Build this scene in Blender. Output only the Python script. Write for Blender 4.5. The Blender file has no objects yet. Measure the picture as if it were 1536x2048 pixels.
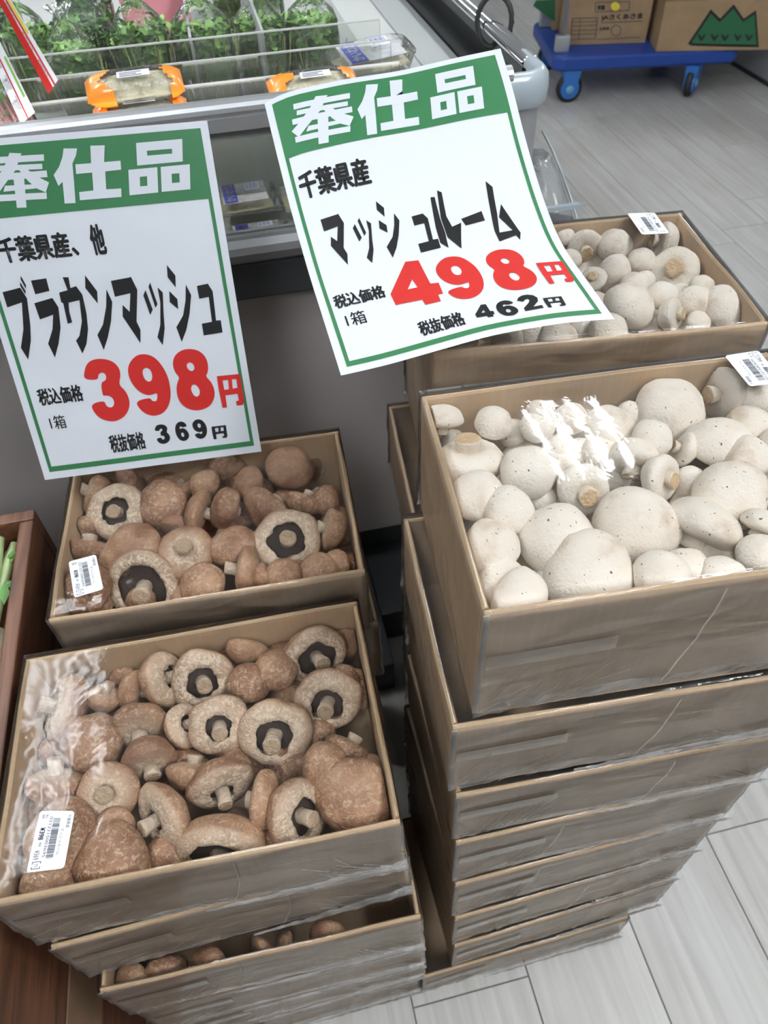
import bpy, bmesh, math, random
import numpy as np
from mathutils import Vector, Matrix, noise
from mathutils.geometry import tessellate_polygon

SC = bpy.context.scene
COL = SC.collection
PI = math.pi

# ---------------------------------------------------------------- camera (pixels of a 1536x2048 frame)
F = 1475.0
CX, CY = 768.0, 1024.0
H = 1.45
_d = np.array([835 - CX, 2350 - CY, F]); _d /= np.linalg.norm(_d)
_up = -_d
_f = np.array([275 - CX, -590 - CY, F]); _f -= _f.dot(_up) * _up; _f /= np.linalg.norm(_f)
_x = np.cross(_f, _up)
R = np.array([_x, _f, _up])
O = np.array([0.0, 0.0, H])
cam = bpy.data.cameras.new('camera')
cam.sensor_fit = 'HORIZONTAL'; cam.sensor_width = 36.0; cam.lens = F * 36.0 / 1536.0
cam.clip_start = 0.01
cam.dof.use_dof = True; cam.dof.focus_distance = 0.62; cam.dof.aperture_fstop = 16
camo = bpy.data.objects.new('camera', cam); COL.objects.link(camo)
M = Matrix.Identity(4)
for i in range(3):
    M[i][0] = R[i, 0]; M[i][1] = -R[i, 1]; M[i][2] = -R[i, 2]; M[i][3] = O[i]
camo.matrix_world = M
SC.camera = camo
# ---------------------------------------------------------------- light
world = bpy.data.worlds.new('world'); SC.world = world; world.use_nodes = True
world.node_tree.nodes['Background'].inputs[0].default_value = (0.86, 0.93, 1.0, 1)
world.node_tree.nodes['Background'].inputs[1].default_value = 0.17
TUBE = 46.0                # emission of the ceiling tubes
CEIL = 2.8
SC.view_settings.view_transform = 'Standard'; SC.view_settings.look = 'None'
SC.view_settings.gamma = 1.0; SC.view_settings.use_curve_mapping = False
SC.view_settings.exposure = 0.12
SC.cycles.max_bounces = 10; SC.cycles.transparent_max_bounces = 32
SC.cycles.caustics_reflective = False; SC.cycles.caustics_refractive = False

# ---------------------------------------------------------------- maths
def ray(px, py): return R @ np.array([px - CX, py - CY, F])
def at_z(px, py, z):
    r = ray(px, py); return O + (z - H) / r[2] * r
def at_y(px, py, y):
    r = ray(px, py); return O + y / r[1] * r
def at_x(px, py, x):
    r = ray(px, py); return O + x / r[0] * r

# ---------------------------------------------------------------- materials
def newmat(name):
    m = bpy.data.materials.new(name); m.use_nodes = True
    nt = m.node_tree
    return m, nt, nt.nodes['Principled BSDF']
def N(nt, t, **kw):
    n = nt.nodes.new(t)
    for k, v in kw.items():
        if k in n.inputs.keys(): n.inputs[k].default_value = v
        else: setattr(n, k, v)
    return n
def ramp(nt, stops):
    n = nt.nodes.new('ShaderNodeValToRGB')
    while len(n.color_ramp.elements) < len(stops): n.color_ramp.elements.new(0.5)
    for e, (p, c) in zip(n.color_ramp.elements, stops):
        e.position = p; e.color = (*c, 1) if len(c) == 3 else c
    return n
def mixc(nt, fac, a, b, mode='MIX'):
    n = nt.nodes.new('ShaderNodeMix'); n.data_type = 'RGBA'; n.blend_type = mode
    for s, v in ((0, fac), (6, a), (7, b)):
        if hasattr(v, 'is_linked') or isinstance(v, bpy.types.NodeSocket): nt.links.new(v, n.inputs[s])
        else: n.inputs[s].default_value = v if s == 0 else (*v, 1)
    return n.outputs[2]
def plain(name, col, rough=0.5, metal=0.0, spec=0.5, bump=0.0, bscale=60, var=0.0, vscale=8, coat=0.0):
    m, nt, b = newmat(name)
    b.inputs['Base Color'].default_value = (*col, 1)
    b.inputs['Roughness'].default_value = rough; b.inputs['Metallic'].default_value = metal
    b.inputs['Specular IOR Level'].default_value = spec
    b.inputs['Coat Weight'].default_value = coat
    tc = N(nt, 'ShaderNodeTexCoord')
    if var:
        nz = N(nt, 'ShaderNodeTexNoise', Scale=vscale, Detail=5.0)
        nt.links.new(tc.outputs['Object'], nz.inputs['Vector'])
        o = mixc(nt, nz.outputs['Fac'], tuple(c * (1 - var) for c in col), tuple(min(1, c * (1 + var)) for c in col))
        nt.links.new(o, b.inputs['Base Color'])
    if bump:
        nz = N(nt, 'ShaderNodeTexNoise', Scale=bscale, Detail=4.0)
        nt.links.new(tc.outputs['Object'], nz.inputs['Vector'])
        bp = N(nt, 'ShaderNodeBump', Strength=bump, Distance=0.01)
        nt.links.new(nz.outputs['Fac'], bp.inputs['Height']); nt.links.new(bp.outputs[0], b.inputs['Normal'])
    return m
def film(name, milky=0.0, rough=0.06, refl=1.0, bump=0.35, bscale=30, stretch=(1, 1, 1), tint=(1, 1, 1), milkcol=(0.8, 0.82, 0.82), streak=0.0, ior=1.35):
    """thin clear plastic: see-through, with glossy reflection and a milky haze where it is bunched"""
    m = bpy.data.materials.new(name); m.use_nodes = True; nt = m.node_tree; nt.nodes.clear()
    out = N(nt, 'ShaderNodeOutputMaterial')
    tc = N(nt, 'ShaderNodeTexCoord'); mp = N(nt, 'ShaderNodeMapping'); mp.inputs['Scale'].default_value = stretch
    nt.links.new(tc.outputs['Object'], mp.inputs[0])
    nz = N(nt, 'ShaderNodeTexNoise', Scale=bscale, Detail=3.0, Distortion=0.6)
    nt.links.new(mp.outputs[0], nz.inputs['Vector'])
    bp = N(nt, 'ShaderNodeBump', Strength=bump, Distance=0.004)
    nt.links.new(nz.outputs['Fac'], bp.inputs['Height'])
    tr = N(nt, 'ShaderNodeBsdfTransparent'); tr.inputs[0].default_value = (*tint, 1)
    gl = N(nt, 'ShaderNodeBsdfGlossy', Roughness=rough); nt.links.new(bp.outputs[0], gl.inputs['Normal'])
    fr = N(nt, 'ShaderNodeFresnel', IOR=ior); nt.links.new(bp.outputs[0], fr.inputs['Normal'])
    ml = N(nt, 'ShaderNodeMath', operation='MULTIPLY'); ml.inputs[1].default_value = refl; ml.use_clamp = True
    nt.links.new(fr.outputs[0], ml.inputs[0])
    mx = N(nt, 'ShaderNodeMixShader'); nt.links.new(ml.outputs[0], mx.inputs[0])
    nt.links.new(tr.outputs[0], mx.inputs[1]); nt.links.new(gl.outputs[0], mx.inputs[2])
    last = mx.outputs[0]
    if milky or streak:
        df = N(nt, 'ShaderNodeBsdfDiffuse'); df.inputs[0].default_value = (*milkcol, 1)
        m2 = N(nt, 'ShaderNodeMixShader')
        n2 = N(nt, 'ShaderNodeTexNoise', Scale=bscale * 0.45, Detail=5.0, Distortion=1.2)
        nt.links.new(mp.outputs[0], n2.inputs['Vector'])
        rm = ramp(nt, [(0.35, (milky,) * 3), (0.72, (min(1, milky + streak),) * 3)])
        nt.links.new(n2.outputs['Fac'], rm.inputs[0]); nt.links.new(rm.outputs[0], m2.inputs[0])
        nt.links.new(last, m2.inputs[1]); nt.links.new(df.outputs[0], m2.inputs[2]); last = m2.outputs[0]
    nt.links.new(last, out.inputs[0])
    return m

def cap_material(name, white):
    m, nt, b = newmat(name)
    tc = N(nt, 'ShaderNodeTexCoord'); oi = N(nt, 'ShaderNodeObjectInfo')
    add = N(nt, 'ShaderNodeVectorMath', operation='ADD')
    sc = N(nt, 'ShaderNodeMath', operation='MULTIPLY'); sc.inputs[1].default_value = 7.0
    nt.links.new(oi.outputs['Random'], sc.inputs[0])
    nt.links.new(tc.outputs['Object'], add.inputs[0]); nt.links.new(sc.outputs[0], add.inputs[1])
    at = N(nt, 'ShaderNodeAttribute'); at.attribute_name = 'under'
    big = N(nt, 'ShaderNodeTexNoise', Scale=34.0, Detail=4.0)
    scl = N(nt, 'ShaderNodeTexNoise', Scale=(125.0 if white else 210.0), Detail=4.0, Roughness=0.65, Distortion=0.7)
    fib = N(nt, 'ShaderNodeTexNoise', Scale=420.0, Detail=3.0)
    for n in (big, scl, fib): nt.links.new(add.outputs[0], n.inputs['Vector'])
    if white:
        base = ramp(nt, [(0.25, (0.60, 0.48, 0.36)), (0.42, (0.80, 0.72, 0.61)), (0.75, (0.87, 0.81, 0.72))])
        nt.links.new(big.outputs['Fac'], base.inputs[0])
        spk = ramp(nt, [(0.265, (0.13, 0.09, 0.06)), (0.295, (1, 1, 1))])
        s2 = N(nt, 'ShaderNodeTexNoise', Scale=300.0, Detail=2.0); nt.links.new(add.outputs[0], s2.inputs['Vector'])
        nt.links.new(s2.outputs['Fac'], spk.inputs[0])
        c = mixc(nt, 1.0, base.outputs[0], spk.outputs[0], 'MULTIPLY')
        c = mixc(nt, at.outputs['Fac'], c, (0.74, 0.66, 0.54))
        rough, spec = 0.62, 0.3
        bst = 0.6
    else:
        base = ramp(nt, [(0.3, (0.18, 0.088, 0.046)), (0.5, (0.30, 0.165, 0.092)), (0.7, (0.41, 0.25, 0.15))])
        nt.links.new(big.outputs['Fac'], base.inputs[0])
        # per-mushroom darker / redder tone
        tone = ramp(nt, [(0.0, (0.72, 0.62, 0.58)), (0.5, (1.0, 0.96, 0.95)), (1.0, (1.15, 1.15, 1.15))])
        nt.links.new(oi.outputs['Random'], tone.inputs[0])
        c = mixc(nt, 1.0, base.outputs[0], tone.outputs[0], 'MULTIPLY')
        crk = ramp(nt, [(0.48, (0, 0, 0)), (0.66, (0.85, 0.85, 0.85))])
        nt.links.new(scl.outputs['Fac'], crk.inputs[0])
        # scaliness differs from cap to cap and over the cap
        sm = N(nt, 'ShaderNodeMath', operation='MULTIPLY'); sm.use_clamp = True
        sb = ramp(nt, [(0.42, (0.10, 0.10, 0.10)), (0.66, (1.0, 1.0, 1.0))])
        sj = N(nt, 'ShaderNodeMath', operation='MULTIPLY_ADD'); sj.inputs[1].default_value = 0.26
        fr_ = N(nt, 'ShaderNodeMath', operation='FRACT'); f13 = N(nt, 'ShaderNodeMath', operation='MULTIPLY'); f13.inputs[1].default_value = 13.7
        nt.links.new(oi.outputs['Random'], f13.inputs[0]); nt.links.new(f13.outputs[0], fr_.inputs[0])
        nt.links.new(fr_.outputs[0], sj.inputs[0]); nt.links.new(big.outputs['Fac'], sj.inputs[2]); nt.links.new(sj.outputs[0], sb.inputs[0])
        nt.links.new(crk.outputs[0], sm.inputs[0]); nt.links.new(sb.outputs[0], sm.inputs[1])
        c = mixc(nt, sm.outputs[0], c, (0.54, 0.40, 0.27))
        und = N(nt, 'ShaderNodeMath', operation='MULTIPLY'); und.use_clamp = True
        ur = ramp(nt, [(0.40, (1.3, 1.3, 1.3)), (0.56, (0.35, 0.35, 0.35))])
        nt.links.new(scl.outputs['Fac'], ur.inputs[0])
        nt.links.new(at.outputs['Fac'], und.inputs[0]); nt.links.new(ur.outputs[0], und.inputs[1])
        c = mixc(nt, und.outputs[0], c, (0.68, 0.56, 0.42))
        rough, spec = 0.42, 0.5
        bst = 0.9
    nt.links.new(c, b.inputs['Base Color'])
    b.inputs['Roughness'].default_value = rough; b.inputs['Specular IOR Level'].default_value = spec
    b.inputs['Subsurface Weight'].default_value = 0.0
    am = N(nt, 'ShaderNodeMath', operation='ADD'); nt.links.new(scl.outputs['Fac'], am.inputs[0]); nt.links.new(fib.outputs['Fac'], am.inputs[1])
    bp = N(nt, 'ShaderNodeBump', Strength=bst, Distance=0.0015)
    nt.links.new(am.outputs[0], bp.inputs['Height']); nt.links.new(bp.outputs[0], b.inputs['Normal'])
    return m

def card_material(name, col):
    m, nt, b = newmat(name)
    tc = N(nt, 'ShaderNodeTexCoord'); oi = N(nt, 'ShaderNodeObjectInfo')
    w = N(nt, 'ShaderNodeTexNoise', Scale=9.0, Detail=5.0); nt.links.new(tc.outputs['Object'], w.inputs['Vector'])
    mp = N(nt, 'ShaderNodeMapping'); mp.inputs['Scale'].default_value = (220, 220, 6)
    nt.links.new(tc.outputs['Object'], mp.inputs[0])
    fl = N(nt, 'ShaderNodeTexNoise', Scale=1.0, Detail=2.0); nt.links.new(mp.outputs[0], fl.inputs['Vector'])
    am = N(nt, 'ShaderNodeMath', operation='MULTIPLY_ADD'); am.inputs[1].default_value = 0.35
    nt.links.new(fl.outputs['Fac'], am.inputs[0]); nt.links.new(w.outputs['Fac'], am.inputs[2])
    r = ramp(nt, [(0.45, tuple(c * 0.86 for c in col)), (0.9, tuple(c * 1.12 for c in col))])
    nt.links.new(am.outputs[0], r.inputs[0]); nt.links.new(r.outputs[0], b.inputs['Base Color'])
    b.inputs['Roughness'].default_value = 0.72; b.inputs['Specular IOR Level'].default_value = 0.25
    bp = N(nt, 'ShaderNodeBump', Strength=0.12, Distance=0.001)
    nt.links.new(fl.outputs['Fac'], bp.inputs['Height']); nt.links.new(bp.outputs[0], b.inputs['Normal'])
    return m

MAT = {}
MAT['card'] = card_material('kraft_cardboard', (0.54, 0.39, 0.245))
MAT['card_top'] = card_material('kraft_cardboard_warm', (0.44, 0.31, 0.17))
MAT['browncap'] = cap_material('brown_mushroom_skin', False)
MAT['whitecap'] = cap_material('white_mushroom_skin', True)
MAT['stem_b'] = plain('brown_mushroom_stem', (0.50, 0.40, 0.30), 0.6, bump=0.4, bscale=260, var=0.25, vscale=120)
MAT['stem_w'] = plain('white_mushroom_stem', (0.74, 0.65, 0.53), 0.6, bump=0.3, bscale=260, var=0.12, vscale=90)
MAT['cut_b'] = plain('brown_stem_cut', (0.40, 0.29, 0.19), 0.7, bump=0.5, bscale=300, var=0.3, vscale=150)
MAT['cut_w'] = plain('white_stem_cut', (0.62, 0.44, 0.26), 0.7, bump=0.5, bscale=300, var=0.25, vscale=150)
MAT['gill'] = plain('dark_gills', (0.040, 0.023, 0.016), 0.7, bump=0.2, bscale=300)
MAT['gill_w'] = plain('pale_gills', (0.42, 0.26, 0.18), 0.75)
MAT['film_top'] = film('clear_film', 0.0, 0.07, 0.9, 0.3, 18, streak=0.012)
MAT['film_white'] = film('clear_film_bumpy', 0.012, 0.03, 0.95, 0.05, 30, streak=0.03)
MAT['film_side'] = film('wrapped_film', 0.08, 0.13, 1.0, 0.5, 14, (1, 1, 2.2), streak=0.16, milkcol=(0.78, 0.69, 0.60))
MAT['film_gloss'] = film('tight_glossy_film', 0.0, 0.12, 0.55, 0.9, 30, (1, 1, 0.6), streak=0.03)
MAT['film_bunch'] = film('bunched_film', 0.06, 0.16, 2.0, 1.0, 60, (1, 1, 1), streak=0.22, milkcol=(0.8, 0.8, 0.78))
MAT['film_crease'] = film('film_crease_line', 0.30, 0.2, 2.0, 0.5, 60, streak=0.3, milkcol=(0.72, 0.68, 0.62))
MAT['tape'] = film('clear_tape', 0.10, 0.2, 1.2, 0.2, 60, streak=0.05, milkcol=(0.72, 0.68, 0.62))
MAT['film_roll'] = film('rolled_film', 0.10, 0.15, 2.0, 1.0, 45, (1, 1, 1), streak=0.32, milkcol=(0.78, 0.77, 0.75))
MAT['edge'] = plain('pale_cut_edge', (0.52, 0.50, 0.47), 0.6, var=.2, vscale=60)
MAT['paper'] = plain('white_paper', (0.66, 0.70, 0.76), 0.42, spec=0.45, bump=0.22, bscale=16)
MAT['green'] = plain('green_print', (0.03, 0.155, 0.06), 0.38, spec=0.5)
MAT['black'] = plain('black_print', (0.012, 0.012, 0.013), 0.33, spec=0.5)
MAT['red'] = plain('red_print', (0.48, 0.022, 0.018), 0.36, spec=0.5)
MAT['white_print'] = plain('white_lettering', (0.63, 0.67, 0.73), 0.42)
MAT['sticker'] = plain('sticker_paper', (0.78, 0.81, 0.86), 0.45)
MAT['ink'] = plain('grey_ink', (0.06, 0.06, 0.08), 0.6)

# ---------------------------------------------------------------- object helpers
def mesh_from(name, verts, faces, mats=(), smooth=True, matidx=None):
    me = bpy.data.meshes.new(name)
    me.from_pydata([tuple(v) for v in verts], [], [tuple(f) for f in faces])
    for m in mats: me.materials.append(m)
    if matidx is not None: me.polygons.foreach_set('material_index', list(matidx))
    if smooth: me.polygons.foreach_set('use_smooth', [True] * len(me.polygons))
    me.update()
    return me
def link(name, me, parent=None, loc=None):
    o = bpy.data.objects.new(name, me); COL.objects.link(o)
    if parent is not None: o.parent = parent
    if loc is not None: o.location = loc
    return o
def tag(o, label=None, cat=None, group=None, kind=None):
    if label: o['label'] = label
    if cat: o['category'] = cat
    if group: o['group'] = group
    if kind: o['kind'] = kind
    return o
def empty(name, loc=(0, 0, 0), rz=0.0):
    o = bpy.data.objects.new(name, None); COL.objects.link(o)
    o.empty_display_size = 0.05; o.location = loc; o.rotation_euler = (0, 0, rz)
    return o
class MB:
    """collects shapes into one mesh"""
    def __init__(s): s.v = []; s.f = []; s.mi = []
    def add(s, v, f, mi=0):
        k = len(s.v); s.v += [tuple(p) for p in v]; s.f += [tuple(i + k for i in q) for q in f]; s.mi += [mi] * len(f); return s
    def box(s, a, b, mi=0):
        (x0, y0, z0), (x1, y1, z1) = a, b
        v = [(x0, y0, z0), (x1, y0, z0), (x1, y1, z0), (x0, y1, z0), (x0, y0, z1), (x1, y0, z1), (x1, y1, z1), (x0, y1, z1)]
        return s.add(v, [(0, 3, 2, 1), (4, 5, 6, 7), (0, 1, 5, 4), (1, 2, 6, 5), (2, 3, 7, 6), (3, 0, 4, 7)], mi)
    def hexa(s, v, mi=0):
        return s.add(v, [(0, 3, 2, 1), (4, 5, 6, 7), (0, 1, 5, 4), (1, 2, 6, 5), (2, 3, 7, 6), (3, 0, 4, 7)], mi)
    def tube(s, pts, r, n=10, mi=0, closed=False, caps=True):
        pts = [Vector(p) for p in pts]; rings = []
        up = Vector((0, 0, 1))
        for i, p in enumerate(pts):
            a = pts[(i - 1) % len(pts)] if (i > 0 or closed) else p
            b = pts[(i + 1) % len(pts)] if (i < len(pts) - 1 or closed) else p
            t = (b - a).normalized()
            u = t.cross(up)
            if u.length < 1e-3: u = t.cross(Vector((1, 0, 0)))
            u.normalize(); w = t.cross(u)
            rr = r[i] if isinstance(r, (list, tuple)) else r
            rings.append([p + (u * math.cos(2 * PI * k / n) + w * math.sin(2 * PI * k / n)) * rr for k in range(n)])
        v = [q for rg in rings for q in rg]; f = []
        m = len(pts) if closed else len(pts) - 1
        for i in range(m):
            for k in range(n):
                a = i * n + k; b = i * n + (k + 1) % n; j = (i + 1) % len(pts)
                f.append((a, b, j * n + (k + 1) % n, j * n + k))
        if caps and not closed:
            f.append(tuple(range(n))[::-1]); f.append(tuple((len(pts) - 1) * n + k for k in range(n)))
        return s.add(v, f, mi)
    def lathe(s, prof, n=24, mi=0, c=(0, 0, 0), axis='Z'):
        v = []
        for r, z in prof:
            for k in range(n):
                a = 2 * PI * k / n; p = (r * math.cos(a), r * math.sin(a), z)
                if axis == 'X': p = (p[2], p[0], p[1])
                if axis == 'Y': p = (p[0], p[2], p[1])
                v.append((p[0] + c[0], p[1] + c[1], p[2] + c[2]))
        f = [(i * n + k, i * n + (k + 1) % n, (i + 1) * n + (k + 1) % n, (i + 1) * n + k) for i in range(len(prof) - 1) for k in range(n)]
        return s.add(v, f, mi)
    def build(s, name, mats, parent=None, smooth=False, bevel=0.0, segs=2):
        if not isinstance(mats, (list, tuple)): mats = [mats]
        me = mesh_from(name, s.v, s.f, mats, smooth, s.mi)
        if bevel:
            bm = bmesh.new(); bm.from_mesh(me)
            bmesh.ops.bevel(bm, geom=[e for e in bm.edges if e.calc_face_angle(0) > 0.5], offset=bevel, segments=segs, affect='EDGES', profile=0.6)
            bm.to_mesh(me); bm.free()
            if smooth is False:
                me.polygons.foreach_set('use_smooth', [False] * len(me.polygons))
        return link(name, me, parent)
def panel(name, a, b, mat, parent=None, bevel=0.002):
    return MB().box(a, b).build(name, mat, parent, bevel=bevel)

# ================================================================ STRUCTURE
plank_m, nt, b = newmat('vinyl_plank')
tc = N(nt, 'ShaderNodeTexCoord'); oi = N(nt, 'ShaderNodeObjectInfo')
ad = N(nt, 'ShaderNodeVectorMath', operation='ADD'); nt.links.new(tc.outputs['Object'], ad.inputs[0])
sm = N(nt, 'ShaderNodeMath', operation='MULTIPLY'); sm.inputs[1].default_value = 20; nt.links.new(oi.outputs['Random'], sm.inputs[0]); nt.links.new(sm.outputs[0], ad.inputs[1])
mp = N(nt, 'ShaderNodeMapping'); mp.inputs['Scale'].default_value = (55, 2.2, 1); nt.links.new(ad.outputs[0], mp.inputs[0])
g1 = N(nt, 'ShaderNodeTexNoise', Scale=1.0, Detail=6.0, Distortion=0.8); nt.links.new(mp.outputs[0], g1.inputs['Vector'])
g2 = N(nt, 'ShaderNodeTexNoise', Scale=5.0, Detail=3.0); nt.links.new(ad.outputs[0], g2.inputs['Vector'])
r1 = ramp(nt, [(0.3, (0.44, 0.43, 0.41)), (0.6, (0.54, 0.535, 0.515)), (0.8, (0.60, 0.595, 0.575))])
nt.links.new(g1.outputs['Fac'], r1.inputs[0])
r2 = ramp(nt, [(0.0, (0.93, 0.93, 0.93)), (1.0, (1.05, 1.05, 1.05))]); nt.links.new(oi.outputs['Random'], r2.inputs[0])
c1 = mixc(nt, 1.0, r1.outputs[0], r2.outputs[0], 'MULTIPLY')
r3 = ramp(nt, [(0.3, (0.93, 0.92, 0.9)), (0.6, (1, 1, 1))]); nt.links.new(g2.outputs['Fac'], r3.inputs[0])
c1 = mixc(nt, 1.0, c1, r3.outputs[0], 'MULTIPLY')
nt.links.new(c1, b.inputs['Base Color']); b.inputs['Roughness'].default_value = 0.42; b.inputs['Specular IOR Level'].default_value = 0.4
bp = N(nt, 'ShaderNodeBump', Strength=0.1, Distance=0.001); nt.links.new(g1.outputs['Fac'], bp.inputs['Height']); nt.links.new(bp.outputs[0], b.inputs['Normal'])
grout_m = plain('floor_joint', (0.16, 0.155, 0.15), 0.8)
flo = MB().box((-3.2, -2.2, -0.03), (5.2, 8.2, -0.003)).build('floor', grout_m); tag(flo, kind='structure')
PX, PL = 0.2, 1.2
pm = {}
def plank_mesh(L):
    if L not in pm:
        pm[L] = None
        me = bpy.data.meshes.new('plank'); bm = bmesh.new()
        bmesh.ops.create_cube(bm, size=1.0)
        for v in bm.verts: v.co = Vector((v.co.x * (PX - 0.0022), v.co.y * (L - 0.0022), v.co.z * 0.0035))
        bmesh.ops.bevel(bm, geom=[e for e in bm.edges if all(v.co.z > 0 for v in e.verts)], offset=0.0008, segments=1, affect='EDGES')
        bm.to_mesh(me); bm.free(); me.materials.append(plank_m); pm[L] = me
    return pm[L]
rnd = random.Random(4)
for i in range(-6, 21):
    x = 0.044 + PX * i + PX / 2
    off = {3: 0.34}.get(i, rnd.choice([0.0, 0.2, 0.34, 0.5, 0.7, 0.95, 1.1]))
    y = off - PL * 2
    while y < 7.0:
        if not (y + PL < -0.6 or x < -1.2):
            o = link('plank', plank_mesh(PL), flo, (x, y + PL / 2, -0.00175))
        y += PL
ceil_m = plain('ceiling_paint', (0.70, 0.71, 0.71), 0.9)
ce = MB().box((-3.2, -2.2, CEIL), (5.2, 8.2, CEIL + 0.1)).build('ceiling', ceil_m); tag(ce, kind='structure')
wall_m = plain('cool_white_wall', (0.42, 0.43, 0.45), 0.7)
wr = MB().box((2.86, 1.6, 0.0), (2.96, 6.5, 1.1)).build('wall_right', wall_m, bevel=0.004); tag(wr, kind='structure')
bb = MB().box((2.845, 1.6, 0.0), (2.86, 6.5, 0.014)).build('baseboard_right', plain('dark_base', (0.03, 0.03, 0.035), 0.5)); tag(bb, kind='structure')

# ceiling lamps: open battens of four tubes
tube_m = bpy.data.materials.new('lamp_tube'); tube_m.use_nodes = True; nt = tube_m.node_tree; nt.nodes.clear()
e = N(nt, 'ShaderNodeEmission'); e.inputs[0].default_value = (0.94, 0.97, 1.0, 1); e.inputs[1].default_value = TUBE
out = N(nt, 'ShaderNodeOutputMaterial'); nt.links.new(e.outputs[0], out.inputs[0])
lamp_body = plain('white_lamp_housing', (0.8, 0.8, 0.8), 0.4)
def lamp(x, y, L, label):
    t = empty('ceiling_lamp', (x, y, CEIL)); tag(t, label, 'ceiling lamp', 'four-tube ceiling lamps')
    MB().box((-0.24, -L / 2 - 0.04, -0.03), (0.24, L / 2 + 0.04, -0.0005)).build('housing', lamp_body, t, bevel=0.004)
    for k in range(4):
        xx = -0.1575 + 0.105 * k
        MB().tube([(xx, -L / 2, -0.055), (xx, L / 2, -0.055)], 0.0155, 8).build('tube', tube_m, t, smooth=True)
LAMPS = [(1.24, 2.12, 0.46), (1.24, 0.0, 1.2), (-1.12, 1.55, 1.2), (-0.5, -1.2, 1.2), (0.9, -1.4, 1.2), (3.6, 4.9, 1.2), (-2.2, 4.6, 1.2)]
for x, y, L in LAMPS: lamp(x, y, L, 'four-tube fluorescent lamp fixed to the ceiling over the sales floor')

# ================================================================ MUSHROOMS
BROWN_C, WHITE_C = 'brown', 'white'
def cap_geometry(r, h, q, rag, seed, elong=1.0, n=36, stem_h=0.55, opened=False):
    """unit: stem axis +z, equator at z=0.  returns (V, F, under)"""
    rs = random.Random(seed); off = Vector((rs.uniform(-50, 50), rs.uniform(-50, 50), rs.uniform(-50, 50)))
    prof = []
    nd = 11
    for i in range(nd + 1):
        a = PI / 2 * i / nd
        prof.append((math.sin(a) ** 0.92, -h * math.cos(a), 0.0))
    lip = 0.30
    m = 5
    for i in range(1, m + 1):
        a = PI / 2 * i / m
        prof.append((q + (1 - q) * math.cos(a) if i < m else q, lip * math.sin(a), min(1.0, 0.25 + 0.9 * i / m) if opened else min(1.0, 1.1 * (i / m) ** 3)))
    if opened:
        prof.append((q - 0.03, lip - 0.05, 1.0)); prof.append((q + 0.02, lip - 0.16, 1.0)); prof.append((q + 0.03, lip - 0.26, 0.9))
        prof.append((0.25, lip - 0.40, 0.9))
    else:
        prof.append((q - 0.05, lip - 0.06, 1.0)); prof.append((0.18, lip - 0.10, 1.0))
    V = []; U = []
    ni = len(prof)
    for i, (pr, pz, u) in enumerate(prof):
        for k in range(n):
            a = 2 * PI * k / n
            c, s = math.cos(a), math.sin(a)
            rr = pr
            dirv = Vector((c * pr, s * pr, pz))
            w = noise.noise(dirv * 1.1 + off) * 0.12 + noise.noise(dirv * 2.6 + off) * 0.045
            zz = pz
            if i > nd:
                jag = noise.noise(Vector((c * 1.9, s * 1.9, 7)) + off) * rag + noise.noise(Vector((c * 9, s * 9, 3)) + off) * rag * 0.35
                wgt = min(1.0, (i - nd) / 4.0) if i < ni - 1 else 0
                rr = max(0.16, rr + jag * wgt); zz = zz + noise.noise(Vector((c * 5, s * 5, 1)) + off) * rag * 0.35 * wgt
            sc = 1 + w
            V.append((c * rr * sc * elong, s * rr * sc / elong ** 0.5, zz * (1 + w * 0.6)))
            U.append(u)
    Fc = []
    for i in range(ni - 1):
        for k in range(n):
            Fc.append((i * n + k, i * n + (k + 1) % n, (i + 1) * n + (k + 1) % n, (i + 1) * n + k))
    # close dome tip
    V.append((0, 0, -h)); U.append(0)
    for k in range(n): Fc.append((k, len(V) - 1, (k + 1) % n))
    Fc = [f for f in Fc]
    V = np.array(V) * r
    return V, Fc, U
def gill_geometry(r, q, lip=0.30):
    n = 120; V = []; Fs = []
    r0, r1 = 0.16, q + 0.05
    for i, (rr, dz) in enumerate(((r0, -0.20), ((r0 + r1) / 2, -0.19), (r1, -0.25))):
        for k in range(n):
            a = 2 * PI * k / n; rid = 0.035 if k % 2 else -0.02
            V.append((rr * math.cos(a), rr * math.sin(a), lip + dz + rid * (0.4 + 0.6 * i / 2)))
    for i in range(2):
        for k in range(n): Fs.append((i * n + k, i * n + (k + 1) % n, (i + 1) * n + (k + 1) % n, (i + 1) * n + k))
    return np.array(V) * r, Fs
def stem_geometry(r, sr, z0, z1, seed, n=18):
    rs = random.Random(seed); off = Vector((rs.uniform(-9, 9), rs.uniform(-9, 9), 0))
    bx, by = rs.uniform(-0.08, 0.08), rs.uniform(-0.08, 0.08)
    prof = [(sr * 1.12, z0), (sr * 0.96, z0 + (z1 - z0) * 0.3), (sr, z0 + (z1 - z0) * 0.65), (sr * 1.1, z1 - 0.05), (sr * 1.04, z1), (sr * 0.8, z1 + 0.012)]
    V = []; Fs = []; mi = []
    for i, (rr, zz) in enumerate(prof):
        t = (zz - z0) / (z1 - z0)
        for k in range(n):
            a = 2 * PI * k / n
            w = 1 + 0.16 * noise.noise(Vector((math.cos(a) * 1.3, math.sin(a) * 1.3, zz * 2)) + off)
            V.append((rr * w * math.cos(a) + bx * t, rr * w * math.sin(a) + by * t, zz))
    for i in range(len(prof) - 1):
        for k in range(n):
            Fs.append((i * n + k, i * n + (k + 1) % n, (i + 1) * n + (k + 1) % n, (i + 1) * n + k)); mi.append(1 if i >= len(prof) - 2 else 0)
    V.append((bx, by, z1 - 0.01)); c = len(V) - 1; b0 = (len(prof) - 1) * n
    for k in range(n): Fs.append((b0 + k, b0 + (k + 1) % n, c)); mi.append(1)
    return np.array(V) * r, Fs, mi
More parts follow.
